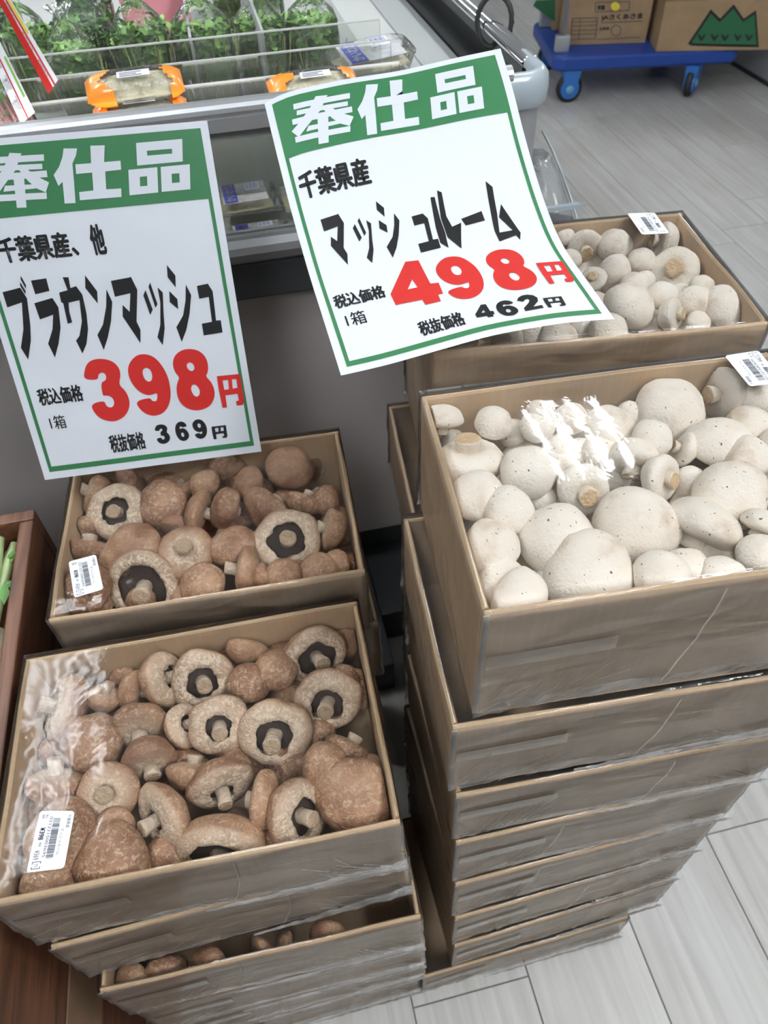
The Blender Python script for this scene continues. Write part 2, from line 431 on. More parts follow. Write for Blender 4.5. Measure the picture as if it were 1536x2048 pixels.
def axis_matrix(theta, phi, roll):
    """stem direction: image angle theta, phi degrees away from pointing at the viewer"""
    t, p = math.radians(theta), math.radians(phi)
    a = np.array([math.sin(p) * math.cos(t), math.sin(p) * math.sin(t), -math.cos(p)])
    z = R @ a; z /= np.linalg.norm(z)
    ref = np.array([0, 0, 1.0]) if abs(z[2]) < 0.9 else np.array([1.0, 0, 0])
    x = np.cross(ref, z); x /= np.linalg.norm(x); y = np.cross(z, x)
    c, s = math.cos(roll), math.sin(roll)
    return np.stack([x * c + y * s, -x * s + y * c, z], axis=1)
class Box:
    pass
SEED = [100]
def mushroom(kind, px, py, rpx, theta, phi, q, label, group, box, low=0, h=0.72, elong=1.0, roll=None, stem=0.6, sr=None):
    SEED[0] += 1; sd = SEED[0]; rs = random.Random(sd)
    opened = q > 0.34
    white = kind == 'white'
    if sr is None: sr = (0.27 if white else 0.22) if opened else (0.34 if white else 0.27)
    if q < sr + 0.07: q = sr + 0.07
    if roll is None: roll = rs.uniform(0, 6.28)
    Rm = axis_matrix(theta, phi, roll)
    V, Fc, U = cap_geometry(1.0, h, q, 0.11 if opened else 0.07, sd, elong, opened=opened)
    S, Sf, Smi = stem_geometry(1.0, sr, 0.0, 0.30 + stem * (0.55 if opened else 0.42), sd)
    if opened: G, Gf = gill_geometry(1.0, q)
    W = V @ Rm.T; WS = S @ Rm.T
    top = max(W[:, 2].max(), WS[:, 2].max())
    dirn = ray(px, py); dn = dirn / F           # per unit depth
    # mushroom's highest point just under the film (z = rim - 2 mm), or deeper for buried ones
    ztop = box.z - 0.0025 - low * 0.030
    # depth d : z_c = H + d*dn_z ; r = rpx*d/F ; z_c + r*top = ztop
    d = (ztop - H) / (dn[2] + rpx / F * top)
    c = O + d * dn; r = rpx * d / F
    bi = box.M.inverted()
    L = 0.0065
    def inbox(P):
        out = []
        for p in P:
            q_ = bi @ Vector(p)
            q_.x = soft(q_.x, L, box.W - L); q_.y = soft(q_.y, L, box.D - L); q_.z = max(q_.z, -box.h + 0.006)
            out.append(box.M @ q_)
        return out
    def soft(v, a, b): return a + (0.0015 * (1 - math.exp((v - a) / 0.01)) if v < a else v - a) if v < b else b - 0.0015 * (1 - math.exp(-(v - b) / 0.01))
    root = empty('mushroom', tuple(c)); tag(root, label, 'mushroom', group)
    cv = Vector(c)
    def put(name, P, Fs, mats, mi=None, under=None):
        P2 = [p - cv for p in inbox(P * r + c)]
        me = mesh_from(name, P2, Fs, mats, True, mi)
        if under is not None:
            at = me.attributes.new('under', 'FLOAT', 'POINT'); at.data.foreach_set('value', under)
        return link(name, me, root)
    put('cap', W, Fc, [MAT['whitecap' if white else 'browncap']], under=U)
    put('stem', WS, Sf, [MAT['stem_w' if white else 'stem_b'], MAT['cut_w' if white else 'cut_b']], Smi)
    if opened: put('gills', G @ Rm.T, Gf, [MAT['gill_w' if white else 'gill']])
    return root

# ================================================================ CARTONS
W_, D_, H_ = 0.345, 0.24, 0.124
T_ = 0.0055
def make_carton(fl, z, yaw, label, group, filled=True, topfilm='film_top', sidefilm='film_side', leftfilm=None, W=W_, D=D_, h=H_, seed=1, sag=0.0, bow=0.0009, creases=False, bunch=0):
    """fl: front-left corner (x, y); z: rim height"""
    t = empty('carton', (fl[0], fl[1], z - h), math.radians(yaw)); tag(t, label, 'carton', group)
    rs = random.Random(seed)
    off = Vector((rs.uniform(-20, 20), rs.uniform(-20, 20), 0))
    def wall(name, P0, P1, inward, lip=1.0):
        # bowed cardboard wall with a rounded folded rim; P along the edge, local coords with z up from 0..h
        n = 14; V = []; Fs = []
        P0 = Vector(P0); P1 = Vector(P1); inward = Vector(inward)
        sect = [(0, 0), (0, 0.5), (0, 0.93), (0.08, 0.985), (0.35, 1.0), (0.65, 1.0), (0.92, 0.985), (1.0, 0.93), (1.0, 0.5), (1.0, 0)]
        for i in range(n + 1):
            s = i / n
            for (a, b) in sect:
                p = P0.lerp(P1, s) + inward * (a * T_)
                bw = -bow * math.sin(PI * s) * b
                wob = noise.noise(Vector((s * 4 + off.x, name.__hash__() % 7 if False else 0, b + off.y))) * 0.0012 * b
                p += inward * (bw + wob)
                V.append((p.x, p.y, b * h - (0.0015 * (1 - math.cos(s * 5 + off.x)) if b > .9 else 0)))
        m = len(sect)
        for i in range(n):
            for k in range(m):
                Fs.append((i * m + k, (i + 1) * m + k, (i + 1) * m + (k + 1) % m, i * m + (k + 1) % m))
        Fs.append(tuple(range(m))); Fs.append(tuple(n * m + k for k in range(m))[::-1])
        me = mesh_from(name, V, Fs, [MAT['card']], False)
        return link(name, me, t)
    wall('front_panel', (0, 0, 0), (W, 0, 0), (0, 1, 0))
    wall('back_panel', (W, D, 0), (0, D, 0), (0, -1, 0))
    wall('side_panel', (0, D - T_ - .0003, 0), (0, T_ + .0003, 0), (1, 0, 0))
    wall('side_panel', (W, T_ + .0003, 0), (W, D - T_ - .0003, 0), (-1, 0, 0))
    MB().box((T_, T_, 0.001), (W - T_, D - T_, 0.005)).build('bottom_panel', MAT['card'], t)
    # --- stretch film: sheet over the top, down the four sides
    nx, ny = 44, 32
    wav = 0.00018 if topfilm == 'film_white' else 0.0014
    V = []; Fs = []; mi = []
    def zt(u, v):
        e = min(u, 1 - u, v, 1 - v)
        k = min(1, e / 0.12)
        return h + 0.0015 + wav * k * (1 + noise.noise(Vector((u * 4, v * 3, seed)))) - sag * k + 0.4 * wav * noise.noise(Vector((u * 14, v * 3, seed + 5)))
    x0, x1, y0, y1 = -0.0008 - bow, W + 0.0008 + bow, -0.0008 - bow, D + 0.0008 + bow
    for j in range(ny + 1):
        for i in range(nx + 1):
            u, v = i / nx, j / ny
            V.append((x0 + (x1 - x0) * u, y0 + (y1 - y0) * v, zt(u, v)))
    for j in range(ny):
        for i in range(nx):
            a = j * (nx + 1) + i; Fs.append((a, a + 1, a + nx + 2, a + nx + 1)); mi.append(0)
    # skirts
    per = [(i, 0, 'f') for i in range(nx)] + [(nx, j, 'r') for j in range(ny)] + [(nx - i, ny, 'b') for i in range(nx)] + [(0, ny - j, 'l') for j in range(ny)]
    rows = 16; base = len(V); npn = len(per)
    for r_ in range(1, rows + 1):
        f = r_ / rows
        for q, (i, j, s) in enumerate(per):
            x = x0 + (x1 - x0) * i / nx; y = y0 + (y1 - y0) * j / ny
            cdist = min(abs(x - x0), abs(x - x1)) + min(abs(y - y0), abs(y - y1))
            cor = math.exp(-cdist / 0.03)
            n1 = noise.noise(Vector((x * 22, y * 22, f * 5 + seed)))
            n2 = noise.noise(Vector((x * 75, y * 75, f * 7 + seed * 2)))
            o_ = 0.0005 + max(0, n1) * 0.0016 + cor * 0.004 * f * (0.6 + n2) + 0.0016 * f ** 3 * abs(n2) - 0.0012 * f
            nxv, nyv = {'f': (0, -1), 'r': (1, 0), 'b': (0, 1), 'l': (-1, 0)}[s]
            ln = h * (0.985 + 0.03 * n1 + 0.045 * cor * (1 + n2))
            V.append((x + nxv * o_, y + nyv * o_, max(0.0005, h + 0.0012 - ln * f)))
    def idx(r_, q):
        q %= npn
        if r_ == 0:
            i, j, s = per[q]; return j * (nx + 1) + i
        return base + (r_ - 1) * npn + q
    for r_ in range(rows):
        for q in range(npn):
            s = per[q][2]
            Fs.append((idx(r_, q), idx(r_ + 1, q), idx(r_ + 1, q + 1), idx(r_, q + 1)))
            mi.append(2 if s == 'l' else (3 if r_ >= rows - 2 else 1))
    mats = [MAT[topfilm], MAT[sidefilm], MAT[leftfilm or sidefilm], MAT['film_bunch']]
    me = mesh_from('stretch_film', V, Fs, mats, True, mi)
    link('stretch_film', me, t)
    if bunch:
        m = MB(); rb = random.Random(seed * 3); n_ = 40; x_a = W * bunch
        rows_ = 6; V = []
        for i in range(n_ + 1):
            f = i / n_; x_ = x_a + (W + .004 - x_a) * f; hh = .004 + .020 * f ** 1.3 * (1 + .35 * noise.noise(Vector((x_ * 60, seed, 0))))
            zc = .004 + .004 * noise.noise(Vector((x_ * 40, seed, 4))) + .006 * f
            for j in range(rows_ + 1):
                t_ = j / rows_
                V.append((x_, -.003 - bow - (.0012 + .004 * f) * math.sin(PI * t_) - .0016 * (1 + noise.noise(Vector((x_ * 120, t_ * 5, seed)))), zc + hh * t_))
        m.add(V, [(i * (rows_ + 1) + j, (i + 1) * (rows_ + 1) + j, (i + 1) * (rows_ + 1) + j + 1, i * (rows_ + 1) + j + 1) for i in range(n_) for j in range(rows_)])
        m.build('bunched_film', MAT['film_roll'], t, smooth=True)
        MB().box((-.0012, -.0012, .004), (.0035, .0, h - .004)).build('corner_edge', MAT['edge'], t, bevel=.0004)
    if creases:
        m = MB(); rc = random.Random(seed * 7)
        yy = -0.0030 - bow
        for side in (0, 1):
            for k in range(16 if side == 0 else 9):
                x_ = rc.uniform(.004, .085); z_ = rc.uniform(.006, .03); L_ = rc.uniform(.02, .055); a_ = rc.uniform(.35, 1.25)
                x1_ = x_ + L_ * math.cos(a_); z1_ = z_ + L_ * math.sin(a_); w_ = rc.uniform(.0002, .0006)
                if side: x_, x1_ = W - x_, W - x1_
                z1_ = min(z1_, h * .8)
                m.add([(x_, yy, z_), (x1_, yy, z1_), (x1_, yy - .0006, z1_ + w_), (x_, yy - .0008, z_ + w_ * 2)], [(0, 1, 2, 3)])
        for k in range(1):
            x_ = rc.uniform(.10, .26); p_ = []
            for j in range(9): p_.append((x_ + .03 * (j / 8) ** 2 * (1 if k else -.6) + rc.uniform(-.0012, .0012), yy, h * (.95 - .85 * j / 8)))
            for a_, b_ in zip(p_, p_[1:]): m.add([a_, b_, (b_[0] + .0009, yy - .0006, b_[2]), (a_[0] + .0009, yy - .0006, a_[2])], [(0, 1, 2, 3)])
        tag(m.build('film_creases', MAT['film_crease'], t), kind='stuff')
        # clear adhesive tape across the front, near its left end
        zt_ = h * .52
        m = MB(); m.add([(.004, yy - .0002, zt_), (.105, yy - .0002, zt_ + .004), (.104, yy - .0002, zt_ + .022), (.004, yy - .0002, zt_ + .018)], [(0, 1, 2, 3)]); m.build('tape', MAT['tape'], t)
    bx = Box(); bx.root = t; bx.z = z; bx.W = W; bx.D = D; bx.h = h
    bx.M = Matrix.Translation((fl[0], fl[1], z)) @ Matrix.Rotation(math.radians(yaw), 4, 'Z')
    return bx
def fls(px, py, z): p = at_z(px, py, z); return (p[0], p[1])

LABC = 'kraft carton under clear stretch film'
bR = [None] * 8
Rz = [1.027, .872, .742, .623, .492, .360, .235, .110]
Rfl = [(970, 1225), (903, 1462), (918, 1602), (920, 1693), (917, 1781), (921, 1861), (921, 1915), (840, 1955)]
Ryaw = [-4.2, -3.8, -2.8, -1.2, .4, 1.2, 1.6, 1.0]
Rxy = [None, (.098, .261), (.104, .253), (.107, .247), (.109, .240), (.112, .233), (.114, .226), (.066, .219)]
ordn = ['topmost', 'second from the top', 'third from the top', 'fourth from the top', 'fifth from the top', 'sixth from the top', 'seventh from the top', 'lowest']
for k in range(8):
    bR[k] = make_carton(Rxy[k] or fls(*Rfl[k], Rz[k]), Rz[k], Ryaw[k],
        ('open kraft carton of white mushrooms, topmost of the tall stack near the aisle' if k == 0 else
         'film-wrapped kraft carton, %s in the tall stack of white mushrooms' % ordn[k]),
        'cartons of the tall front stack', topfilm='film_white', leftfilm='film_gloss', seed=11 + k, creases=True, bunch=(.75, .35, .45, .6, .4, .5, .5, .3)[k], h=(.150, .125, .114, .126, .127, .120, .120, .107)[k])
bL = []
Lz = [.79, .664, .540, .405, .275, .145]
Lfl = [(-.307, .239), (-.300, .232), (-.293, .214), (-.290, .215), (-.288, .218), (-.29, .22)]
Lyaw = [-2.2, 0.5, -1.5, -1, 0, 0.6]
for k in range(6):
    bL.append(make_carton(Lfl[k], Lz[k], Lyaw[k],
        ('open kraft carton of brown mushrooms, topmost of the front left stack' if k == 0 else
         'film-wrapped kraft carton, %s in the front stack of brown mushrooms' % (ordn[k] if k < 5 else 'lowest')),
        'cartons of the front brown-mushroom stack', seed=31 + k, creases=True, bunch=(.45, .5, .35, .3, .3, .3)[k], h=(.122, .120, .129, .124, .124, .142)[k], W=0.350))
bBL = []
for k, z in enumerate([.80, .67, .54, .41, .28, .15]):
    bBL.append(make_carton((-.275 + (0, .012, -.006, .01, 0, .005)[k], .514 + (0, .004, .006, 0, 0, 0)[k]), z, (-3.2, -1.5, -2, -1, -2, -1)[k],
        ('open kraft carton of brown mushrooms directly below the 398 yen poster' if k == 0 else
         'kraft carton in the rear brown-mushroom stack, %s' % (ordn[k] if k < 5 else 'lowest')),
        'cartons of the rear brown-mushroom stack', seed=51 + k, h=(.125,.125,.125,.125,.125,.147)[k], W=0.343))
bBR = []
for k, z in enumerate([1.005, .879, .753, .627, .501, .375, .249, .125]):
    bBR.append(make_carton((.169 + (0, .004, -.022, .0, .01, 0, 0, 0)[k], .592 + (0, .0, -.01, 0, 0, 0, 0, 0)[k]), z, (-6.6, -6, -5, -4, -4, -4, -4, -4)[k],
        ('open kraft carton of white mushrooms under the lower edge of the 498 yen poster' if k == 0 else
         'kraft carton in the rear white-mushroom stack, %s' % ordn[k]),
        'cartons of the rear white-mushroom stack', topfilm='film_white', leftfilm='film_gloss', seed=71 + k, h=(.121,.121,.121,.121,.121,.121,.120,.122)[k], W=0.348))

# ---- the mushrooms (crop-px: cx, cy, radius, theta, phi, opening, low, h, elong)
LB = [(235,400,118,200,58,.45,0,.7,1.0),(390,360,66,-70,78,.3,.4,.8,1),(507,340,74,15,95,.3,.3,.75,1),(622,296,103,-20,72,.42,0,.7,1),
 (760,302,113,30,14,.50,0,.7,1),(938,195,88,-80,118,.3,.3,.62,1.2),(1036,262,76,80,150,.3,.3,.85,1),(933,316,78,100,128,.3,.3,.9,1),
 (1182,208,113,40,28,.62,0,.7,1),(1228,378,117,70,14,.52,0,.7,1),(1085,380,70,0,150,.3,1.1,.7,1),(347,540,110,80,160,.3,.1,.75,1),
 (520,485,105,60,36,.3,.1,.8,1),(563,610,98,65,44,.3,0,.85,1),(692,470,80,-30,60,.4,.5,.7,1),(822,470,112,20,10,.44,0,.7,1),
 (1030,500,130,90,8,.52,0,.65,1),(207,680,97,-86,92,.3,.1,.75,1),(405,720,106,-30,10,.3,0,.8,1),(605,812,118,165,42,.42,0,.7,1.12),
 (720,640,90,-85,105,.3,.3,.75,1),(828,696,115,55,44,.40,0,.75,1),(985,750,100,178,98,.3,.1,.62,1.05),(1118,805,125,-8,50,.52,0,.65,1),
 (1218,620,84,70,155,.3,.1,.8,1),(1322,742,138,60,168,.3,0,.6,1),(1308,560,92,-60,110,.3,.5,.8,1),(1092,620,88,0,165,.3,1.2,.7,1),
 (236,888,134,60,152,.3,0,.75,1),(425,862,76,90,160,.3,.4,.7,1.1),(422,980,136,70,170,.3,.05,.7,1),(830,935,160,92,36,.68,0,.6,1),
 (622,965,80,60,160,.3,.9,.7,1),(190,1085,100,60,165,.3,.5,.6,1.1),(1290,305,60,0,160,.3,.9,.8,1),(590,500,75,0,160,.3,1.2,.8,1),
 (150,800,70,0,160,.3,1.2,.8,1),(1180,490,80,0,160,.3,1.2,.8,1),(470,470,60,0,160,.3,1.1,.8,1),(890,640,70,0,160,.3,1.2,.8,1),(1010,930,80,0,165,.3,1.0,.8,1),(1400,640,60,0,160,.3,.9,.8,1)]
BL = [(232,300,86,200,62,.3,0,.9,1),(395,248,74,150,100,.3,.2,.75,1),(340,385,120,-60,12,.48,0,.75,1),(538,350,106,60,160,.3,.1,.7,1),
 (550,225,80,60,160,.3,.8,.7,1),(702,380,90,15,92,.3,.1,.6,1.15),(822,365,86,20,125,.3,.1,.75,1.1),(725,262,66,60,150,.3,.7,.8,1),
 (806,182,82,-90,112,.3,.3,.65,1.3),(920,262,78,20,135,.3,.2,.75,1),(1092,195,100,110,138,.3,0,.8,1),(1005,368,108,-50,122,.3,0,.75,1.1),
 (1163,335,80,-70,100,.3,.5,.8,1),(1257,335,62,0,150,.3,.5,.8,1),(1085,510,138,-60,10,.55,0,.7,1),(1270,455,88,190,75,.3,0,.75,1),
 (205,470,78,90,60,.3,.6,.8,1),(218,545,100,-88,104,.3,.2,.6,1.15),(400,562,124,50,152,.3,0,.7,1.1),(642,560,117,-80,22,.3,0,.85,1),
 (845,535,98,70,130,.3,.2,.65,1.1),(460,705,156,80,16,.68,0,.6,1),(893,640,92,186,84,.3,0,.7,1.1),(715,705,98,60,160,.3,.4,.7,1),
 (1070,662,76,60,160,.3,.3,.7,1.05),(975,665,55,0,130,.3,.5,.8,1),(1225,655,88,40,160,.3,.3,.7,1),(1305,608,62,0,140,.3,.4,.8,1),
 (205,725,110,60,155,.3,.1,.8,1),(600,465,80,110,60,.3,.7,.8,1),(450,440,70,0,160,.3,1.1,.8,1),(1120,640,70,0,160,.3,1.1,.8,1),(960,300,70,0,160,.3,1.1,.8,1),(640,660,60,0,160,.3,1.1,.8,1),(310,220,50,0,160,.3,.8,.8,1)]
RB = [(213,305,84,95,106,.5,0,.75,1),(318,455,142,-95,58,.3,.05,.85,1),(420,325,82,95,140,.3,.1,.9,1),(612,290,66,-20,140,.3,.1,.8,1),
 (600,335,72,60,150,.3,.3,.9,1),(735,305,70,60,150,.3,.2,.85,1),(887,342,100,60,160,.3,.1,.75,1),(690,430,76,60,160,.3,.7,.8,1),
 (562,520,120,80,152,.3,0,.8,1),(786,592,112,65,24,.3,0,.85,1),(1132,265,138,60,166,.3,0,.72,1),(1342,197,106,168,76,.3,0,.85,1),
 (1063,382,82,60,170,.3,0,.75,1),(1188,425,72,200,82,.3,.3,.75,1),(1335,400,130,100,140,.3,.1,.75,1.15),(985,472,108,98,74,.3,.1,.85,1),
 (1110,542,98,15,38,.3,0,.85,1),(1384,610,150,50,168,.3,0,.72,1),(1450,460,96,60,150,.3,.1,.8,1),(1480,210,90,60,150,.3,.2,.8,1),
 (1455,325,86,60,150,.3,.2,.8,1),(356,622,116,80,150,.3,0,.8,1),(480,672,106,70,160,.3,0,.72,1),(674,790,150,60,160,.3,0,.75,1),
 (1000,740,170,60,164,.3,0,.72,1),(1270,745,165,118,98,.3,0,.7,1.08),(412,822,120,70,150,.3,.1,.75,1.05),(455,965,104,60,160,.3,.4,.75,1),
 (528,1045,125,70,160,.3,.1,.62,1.1),(810,930,186,70,168,.3,0,.68,1),(1105,950,118,80,158,.3,.1,.75,1),(1205,905,86,70,150,.3,.3,.8,1),
 (1037,935,62,60,150,.3,.5,.8,1),(1352,945,94,70,160,.3,.2,.6,1),(1500,850,90,60,150,.3,.1,.8,1),(1510,735,84,110,100,.3,.1,.8,1),
 (500,360,60,0,160,.3,.9,.8,1),(775,460,80,0,160,.3,.7,.8,1),(1215,560,70,0,160,.3,.8,.8,1),(615,632,60,0,160,.3,.9,.8,1),
 (975,290,62,0,160,.3,.6,.8,1),(600,980,70,0,160,.3,1.1,.8,1),(1260,640,60,0,160,.3,1.,.8,1),(690,480,60,0,160,.3,.9,.8,1),(1130,450,60,0,160,.3,1.,.8,1),(1300,860,80,0,160,.3,1.1,.8,1),
 (850,450,84,120,150,.3,.5,.8,1),(1620,600,100,0,160,.3,.1,.8,1),(1660,780,110,0,160,.3,.1,.8,1),(1600,420,95,0,160,.3,.1,.8,1),(1570,250,90,0,160,.3,.2,.8,1),(1770,700,110,0,160,.3,.2,.8,1),(1740,520,100,0,160,.3,.2,.8,1),(1700,350,95,0,160,.3,.2,.8,1),(1650,930,110,0,160,.3,.2,.8,1),(1400,880,80,0,160,.3,.9,.8,1)]
BR = [(162,252,70,60,150,.3,.1,.8,1),(300,325,120,80,46,.3,0,.85,1),(502,312,118,60,160,.3,0,.8,1),(678,420,98,60,150,.3,.2,.85,1),
 (825,275,122,190,84,.3,0,.85,1),(902,480,168,185,24,.3,0,.85,1),(200,405,80,60,160,.3,.2,.8,1),(505,470,108,60,158,.3,.1,.8,1),
 (360,530,86,200,26,.3,.2,.8,1),(640,590,108,60,160,.3,.3,.8,1),(600,730,178,90,150,.3,0,.75,1.1),(815,650,104,60,160,.3,.1,.8,1),
 (898,775,116,8,50,.3,0,.85,1),(1040,690,118,60,160,.3,.1,.75,1),(1085,585,84,60,160,.3,.2,.8,1),(1235,720,146,60,160,.3,0,.7,1.1),
 (1060,830,84,60,160,.3,.4,.8,1),(460,885,132,60,160,.3,.1,.7,1),(115,930,132,60,165,.3,.1,.7,1),(285,880,100,60,160,.3,.6,.8,1),
 (705,545,70,60,160,.3,.5,.8,1),(-60,900,120,60,160,.3,.3,.8,1),(-220,930,120,60,160,.3,.3,.8,1),(60,760,110,0,160,.3,.2,.8,1),(-120,720,120,0,160,.3,.2,.8,1),(230,700,110,0,160,.3,.3,.8,1),(20,560,110,0,160,.3,.2,.8,1),
 (-350,800,120,0,160,.3,.2,.8,1),(-520,930,120,0,160,.3,.2,.8,1),(-150,500,110,0,160,.3,.2,.8,1),(-320,600,110,0,160,.3,.2,.8,1),(20,380,90,0,160,.3,.3,.8,1),(-480,720,110,0,160,.3,.3,.8,1),
 (560,620,80,0,160,.3,1.,.8,1),(950,640,80,0,160,.3,.8,.8,1),(400,420,70,0,160,.3,1.,.8,1),(740,860,80,0,160,.3,.9,.8,1),(1180,600,70,0,160,.3,.9,.8,1)]
def under_layer(kind, box, seed, label, group):
    rs = random.Random(seed)
    for j in range(4):
        for i in range(6):
            lx_ = box.W * (i + .5 + rs.uniform(-.2, .2)) / 6; ly_ = box.D * (j + .5 + rs.uniform(-.2, .2)) / 4
            p = box.M @ Vector((lx_, ly_, -.035)); c_ = R.T @ (np.array(p) - O)
            px_, py_ = CX + F * c_[0] / c_[2], CY + F * c_[1] / c_[2]
            mushroom(kind, px_, py_, rs.uniform(.022, .029) * F / c_[2], rs.uniform(0, 360), rs.uniform(60, 170), .3, label, group, box, 1.25, .8, 1)
ORD = ['first', 'second', 'third', 'fourth', 'fifth', 'sixth', 'seventh', 'eighth', 'ninth', 'tenth', 'eleventh', 'twelfth', 'thirteenth']
def look(kind, e):
    cx, cy, r, th, ph, q, low, h, el = e
    size = 'large ' if r > (130 if kind == 'white' else 118) else ('small ' if r < 80 else '')
    if low >= .7: return size + kind + ' mushroom half buried'
    if q > .34: return size + 'open ' + kind + ' mushroom' + (' showing gills' if kind == 'brown' else ' with parted veil')
    if ph < 60: return size + 'closed ' + kind + ' mushroom, stem up'
    if ph < 112: return size + kind + ' mushroom on its side'
    return size + 'domed ' + kind + ' mushroom cap'
def fill(kind, lst, offx, offy, s, box, place, group):
    es = sorted(lst, key=lambda e: e[1] + 0.17 * e[0])
    nrow = max(4, round(math.sqrt(len(es) / 1.5)))
    rows = [es[i * len(es) // nrow:(i + 1) * len(es) // nrow] for i in range(nrow)]
    for ri, row in enumerate(rows):
        row.sort(key=lambda e: e[0])
        rn = 'back row' if ri == 0 else ('front row' if ri == nrow - 1 else ORD[ri] + ' row')
        for ci, e in enumerate(row):
            cx, cy, r, th, ph, q, low, h, el = e
            lab = '%s, %s from left in %s of %s' % (look(kind, e), ORD[ci], rn, place)
            mushroom(kind, offx + cx * s, offy + cy * s, r * s * (1.0 if kind == 'white' else 1.07), th, ph, q, lab, group, box, low, h, el,
                     stem=(1.25 if (kind == 'brown' and 75 < ph < 95) else 0.7))
fill('brown', LB, 0, 1200, .53385, bL[0], 'near carton', 'brown mushrooms in the near carton')
fill('brown', BL, 80, 850, .45573, bBL[0], 'rear carton', 'brown mushrooms in the rear carton')
fill('white', RB, 780, 690, .49219, bR[0], 'near carton', 'white mushrooms in the near carton')
fill('white', BR, 1080, 400, .29688, bBR[0], 'rear carton', 'white mushrooms in the rear carton')
under_layer('brown', bL[0], 1, 'brown mushroom buried under the others in the near carton', 'buried brown mushrooms, near carton')
under_layer('brown', bBL[0], 2, 'brown mushroom buried under the others in the rear carton', 'buried brown mushrooms, rear carton')
under_layer('white', bR[0], 3, 'white mushroom buried under the others in the near carton', 'buried white mushrooms, near carton')
under_layer('white', bBR[0], 4, 'white mushroom buried under the others in the rear carton', 'buried white mushrooms, rear carton')
for i, (px, py, r, th, ph, q) in enumerate([(330, 1952, 48, 60, 40, .3), (520, 1905, 34, 170, 60, .3), (575, 1893, 30, 0, 90, .3), (270, 1965, 42, 0, 150, .3), (420, 1935, 44, 0, 160, .3), (660, 1880, 42, 0, 160, .3)]):
    mushroom('brown', px, py, r, th, ph, q, 'brown mushroom in the dark gap of the third carton, %s from the left' % ['second', 'fourth', 'fifth', 'first', 'third', 'sixth'][i], 'brown mushrooms in the lower gap', bL[2], 0.35)
# ================================================================ PRINTED SHEETS
def clip_grid(V2, Fs, nu=0, nv=0, u0=0, u1=1, v0=0, v1=1):
    """cut a flat 2-D mesh along a grid so that it can bend with its sheet"""
    bm = bmesh.new(); vs = [bm.verts.new((p[0], p[1], 0)) for p in V2]
    for f in Fs:
        try: bm.faces.new([vs[i] for i in f])
        except ValueError: pass
    for k in range(1, nu):
        g = bm.verts[:] + bm.edges[:] + bm.faces[:]
        bmesh.ops.bisect_plane(bm, geom=g, plane_co=(u0 + (u1 - u0) * k / nu, 0, 0), plane_no=(1, 0, 0))
    for k in range(1, nv):
        g = bm.verts[:] + bm.edges[:] + bm.faces[:]
        bmesh.ops.bisect_plane(bm, geom=g, plane_co=(0, v0 + (v1 - v0) * k / nv, 0), plane_no=(0, 1, 0))
    bm.verts.index_update()
    V = [(v.co.x, v.co.y) for v in bm.verts]; Fo = [[v.index for v in f.verts] for f in bm.faces]
    bm.free(); return V, Fo
def tess(outer, holes=()):
    loops = [[Vector((p[0], p[1], 0)) for p in outer]] + [[Vector((p[0], p[1], 0)) for p in h] for h in holes]
    tr = tessellate_polygon(loops); pts = [p for l in loops for p in l]
    return [(p.x, p.y) for p in pts], [tuple(t) for t in tr]
def chaikin(p, n=2):
    for _ in range(n):
        q = []
        for i in range(len(p)):
            a, b_ = p[i], p[(i + 1) % len(p)]
            q += [(a[0] * .75 + b_[0] * .25, a[1] * .75 + b_[1] * .25), (a[0] * .25 + b_[0] * .75, a[1] * .25 + b_[1] * .75)]
        p = q
    return p
_tc = {}
def text_mesh(s, bold=0.0):
    """glyphs of the built-in font, scaled to the unit box (0..1, 0..1, y down); bold = stroke growth in em"""
    if s not in _tc:
        c = bpy.data.curves.new('t', 'FONT'); c.body = s; c.size = 1.0; c.resolution_u = 4
        o = bpy.data.objects.new('t', c); COL.objects.link(o)
        dg = bpy.context.evaluated_depsgraph_get(); ev = o.evaluated_get(dg); me = ev.to_mesh()
        V = [(v.co.x, v.co.y) for v in me.vertices]; Fs = [tuple(p.vertices) for p in me.polygons]
        ev.to_mesh_clear(); bpy.data.objects.remove(o); bpy.data.curves.remove(c)
        _tc[s] = (V, Fs)
    V, Fs = _tc[s]
    VV = []; FF = []
    offs = [(0, 0)] if not bold else [(0, 0)] + [(bold * math.cos(a), bold * 0.6 * math.sin(a)) for a in [k * PI / 4 for k in range(8)]]
    for dx, dy in offs:
        k = len(VV); VV += [(x + dx, y + dy) for x, y in V]; FF += [tuple(i + k for i in f) for f in Fs]
    A = np.array(VV); lo = A.min(0); hi = A.max(0)
    A = (A - lo) / np.maximum(hi - lo, 1e-6); A[:, 1] = 1 - A[:, 1]
    return A, FF

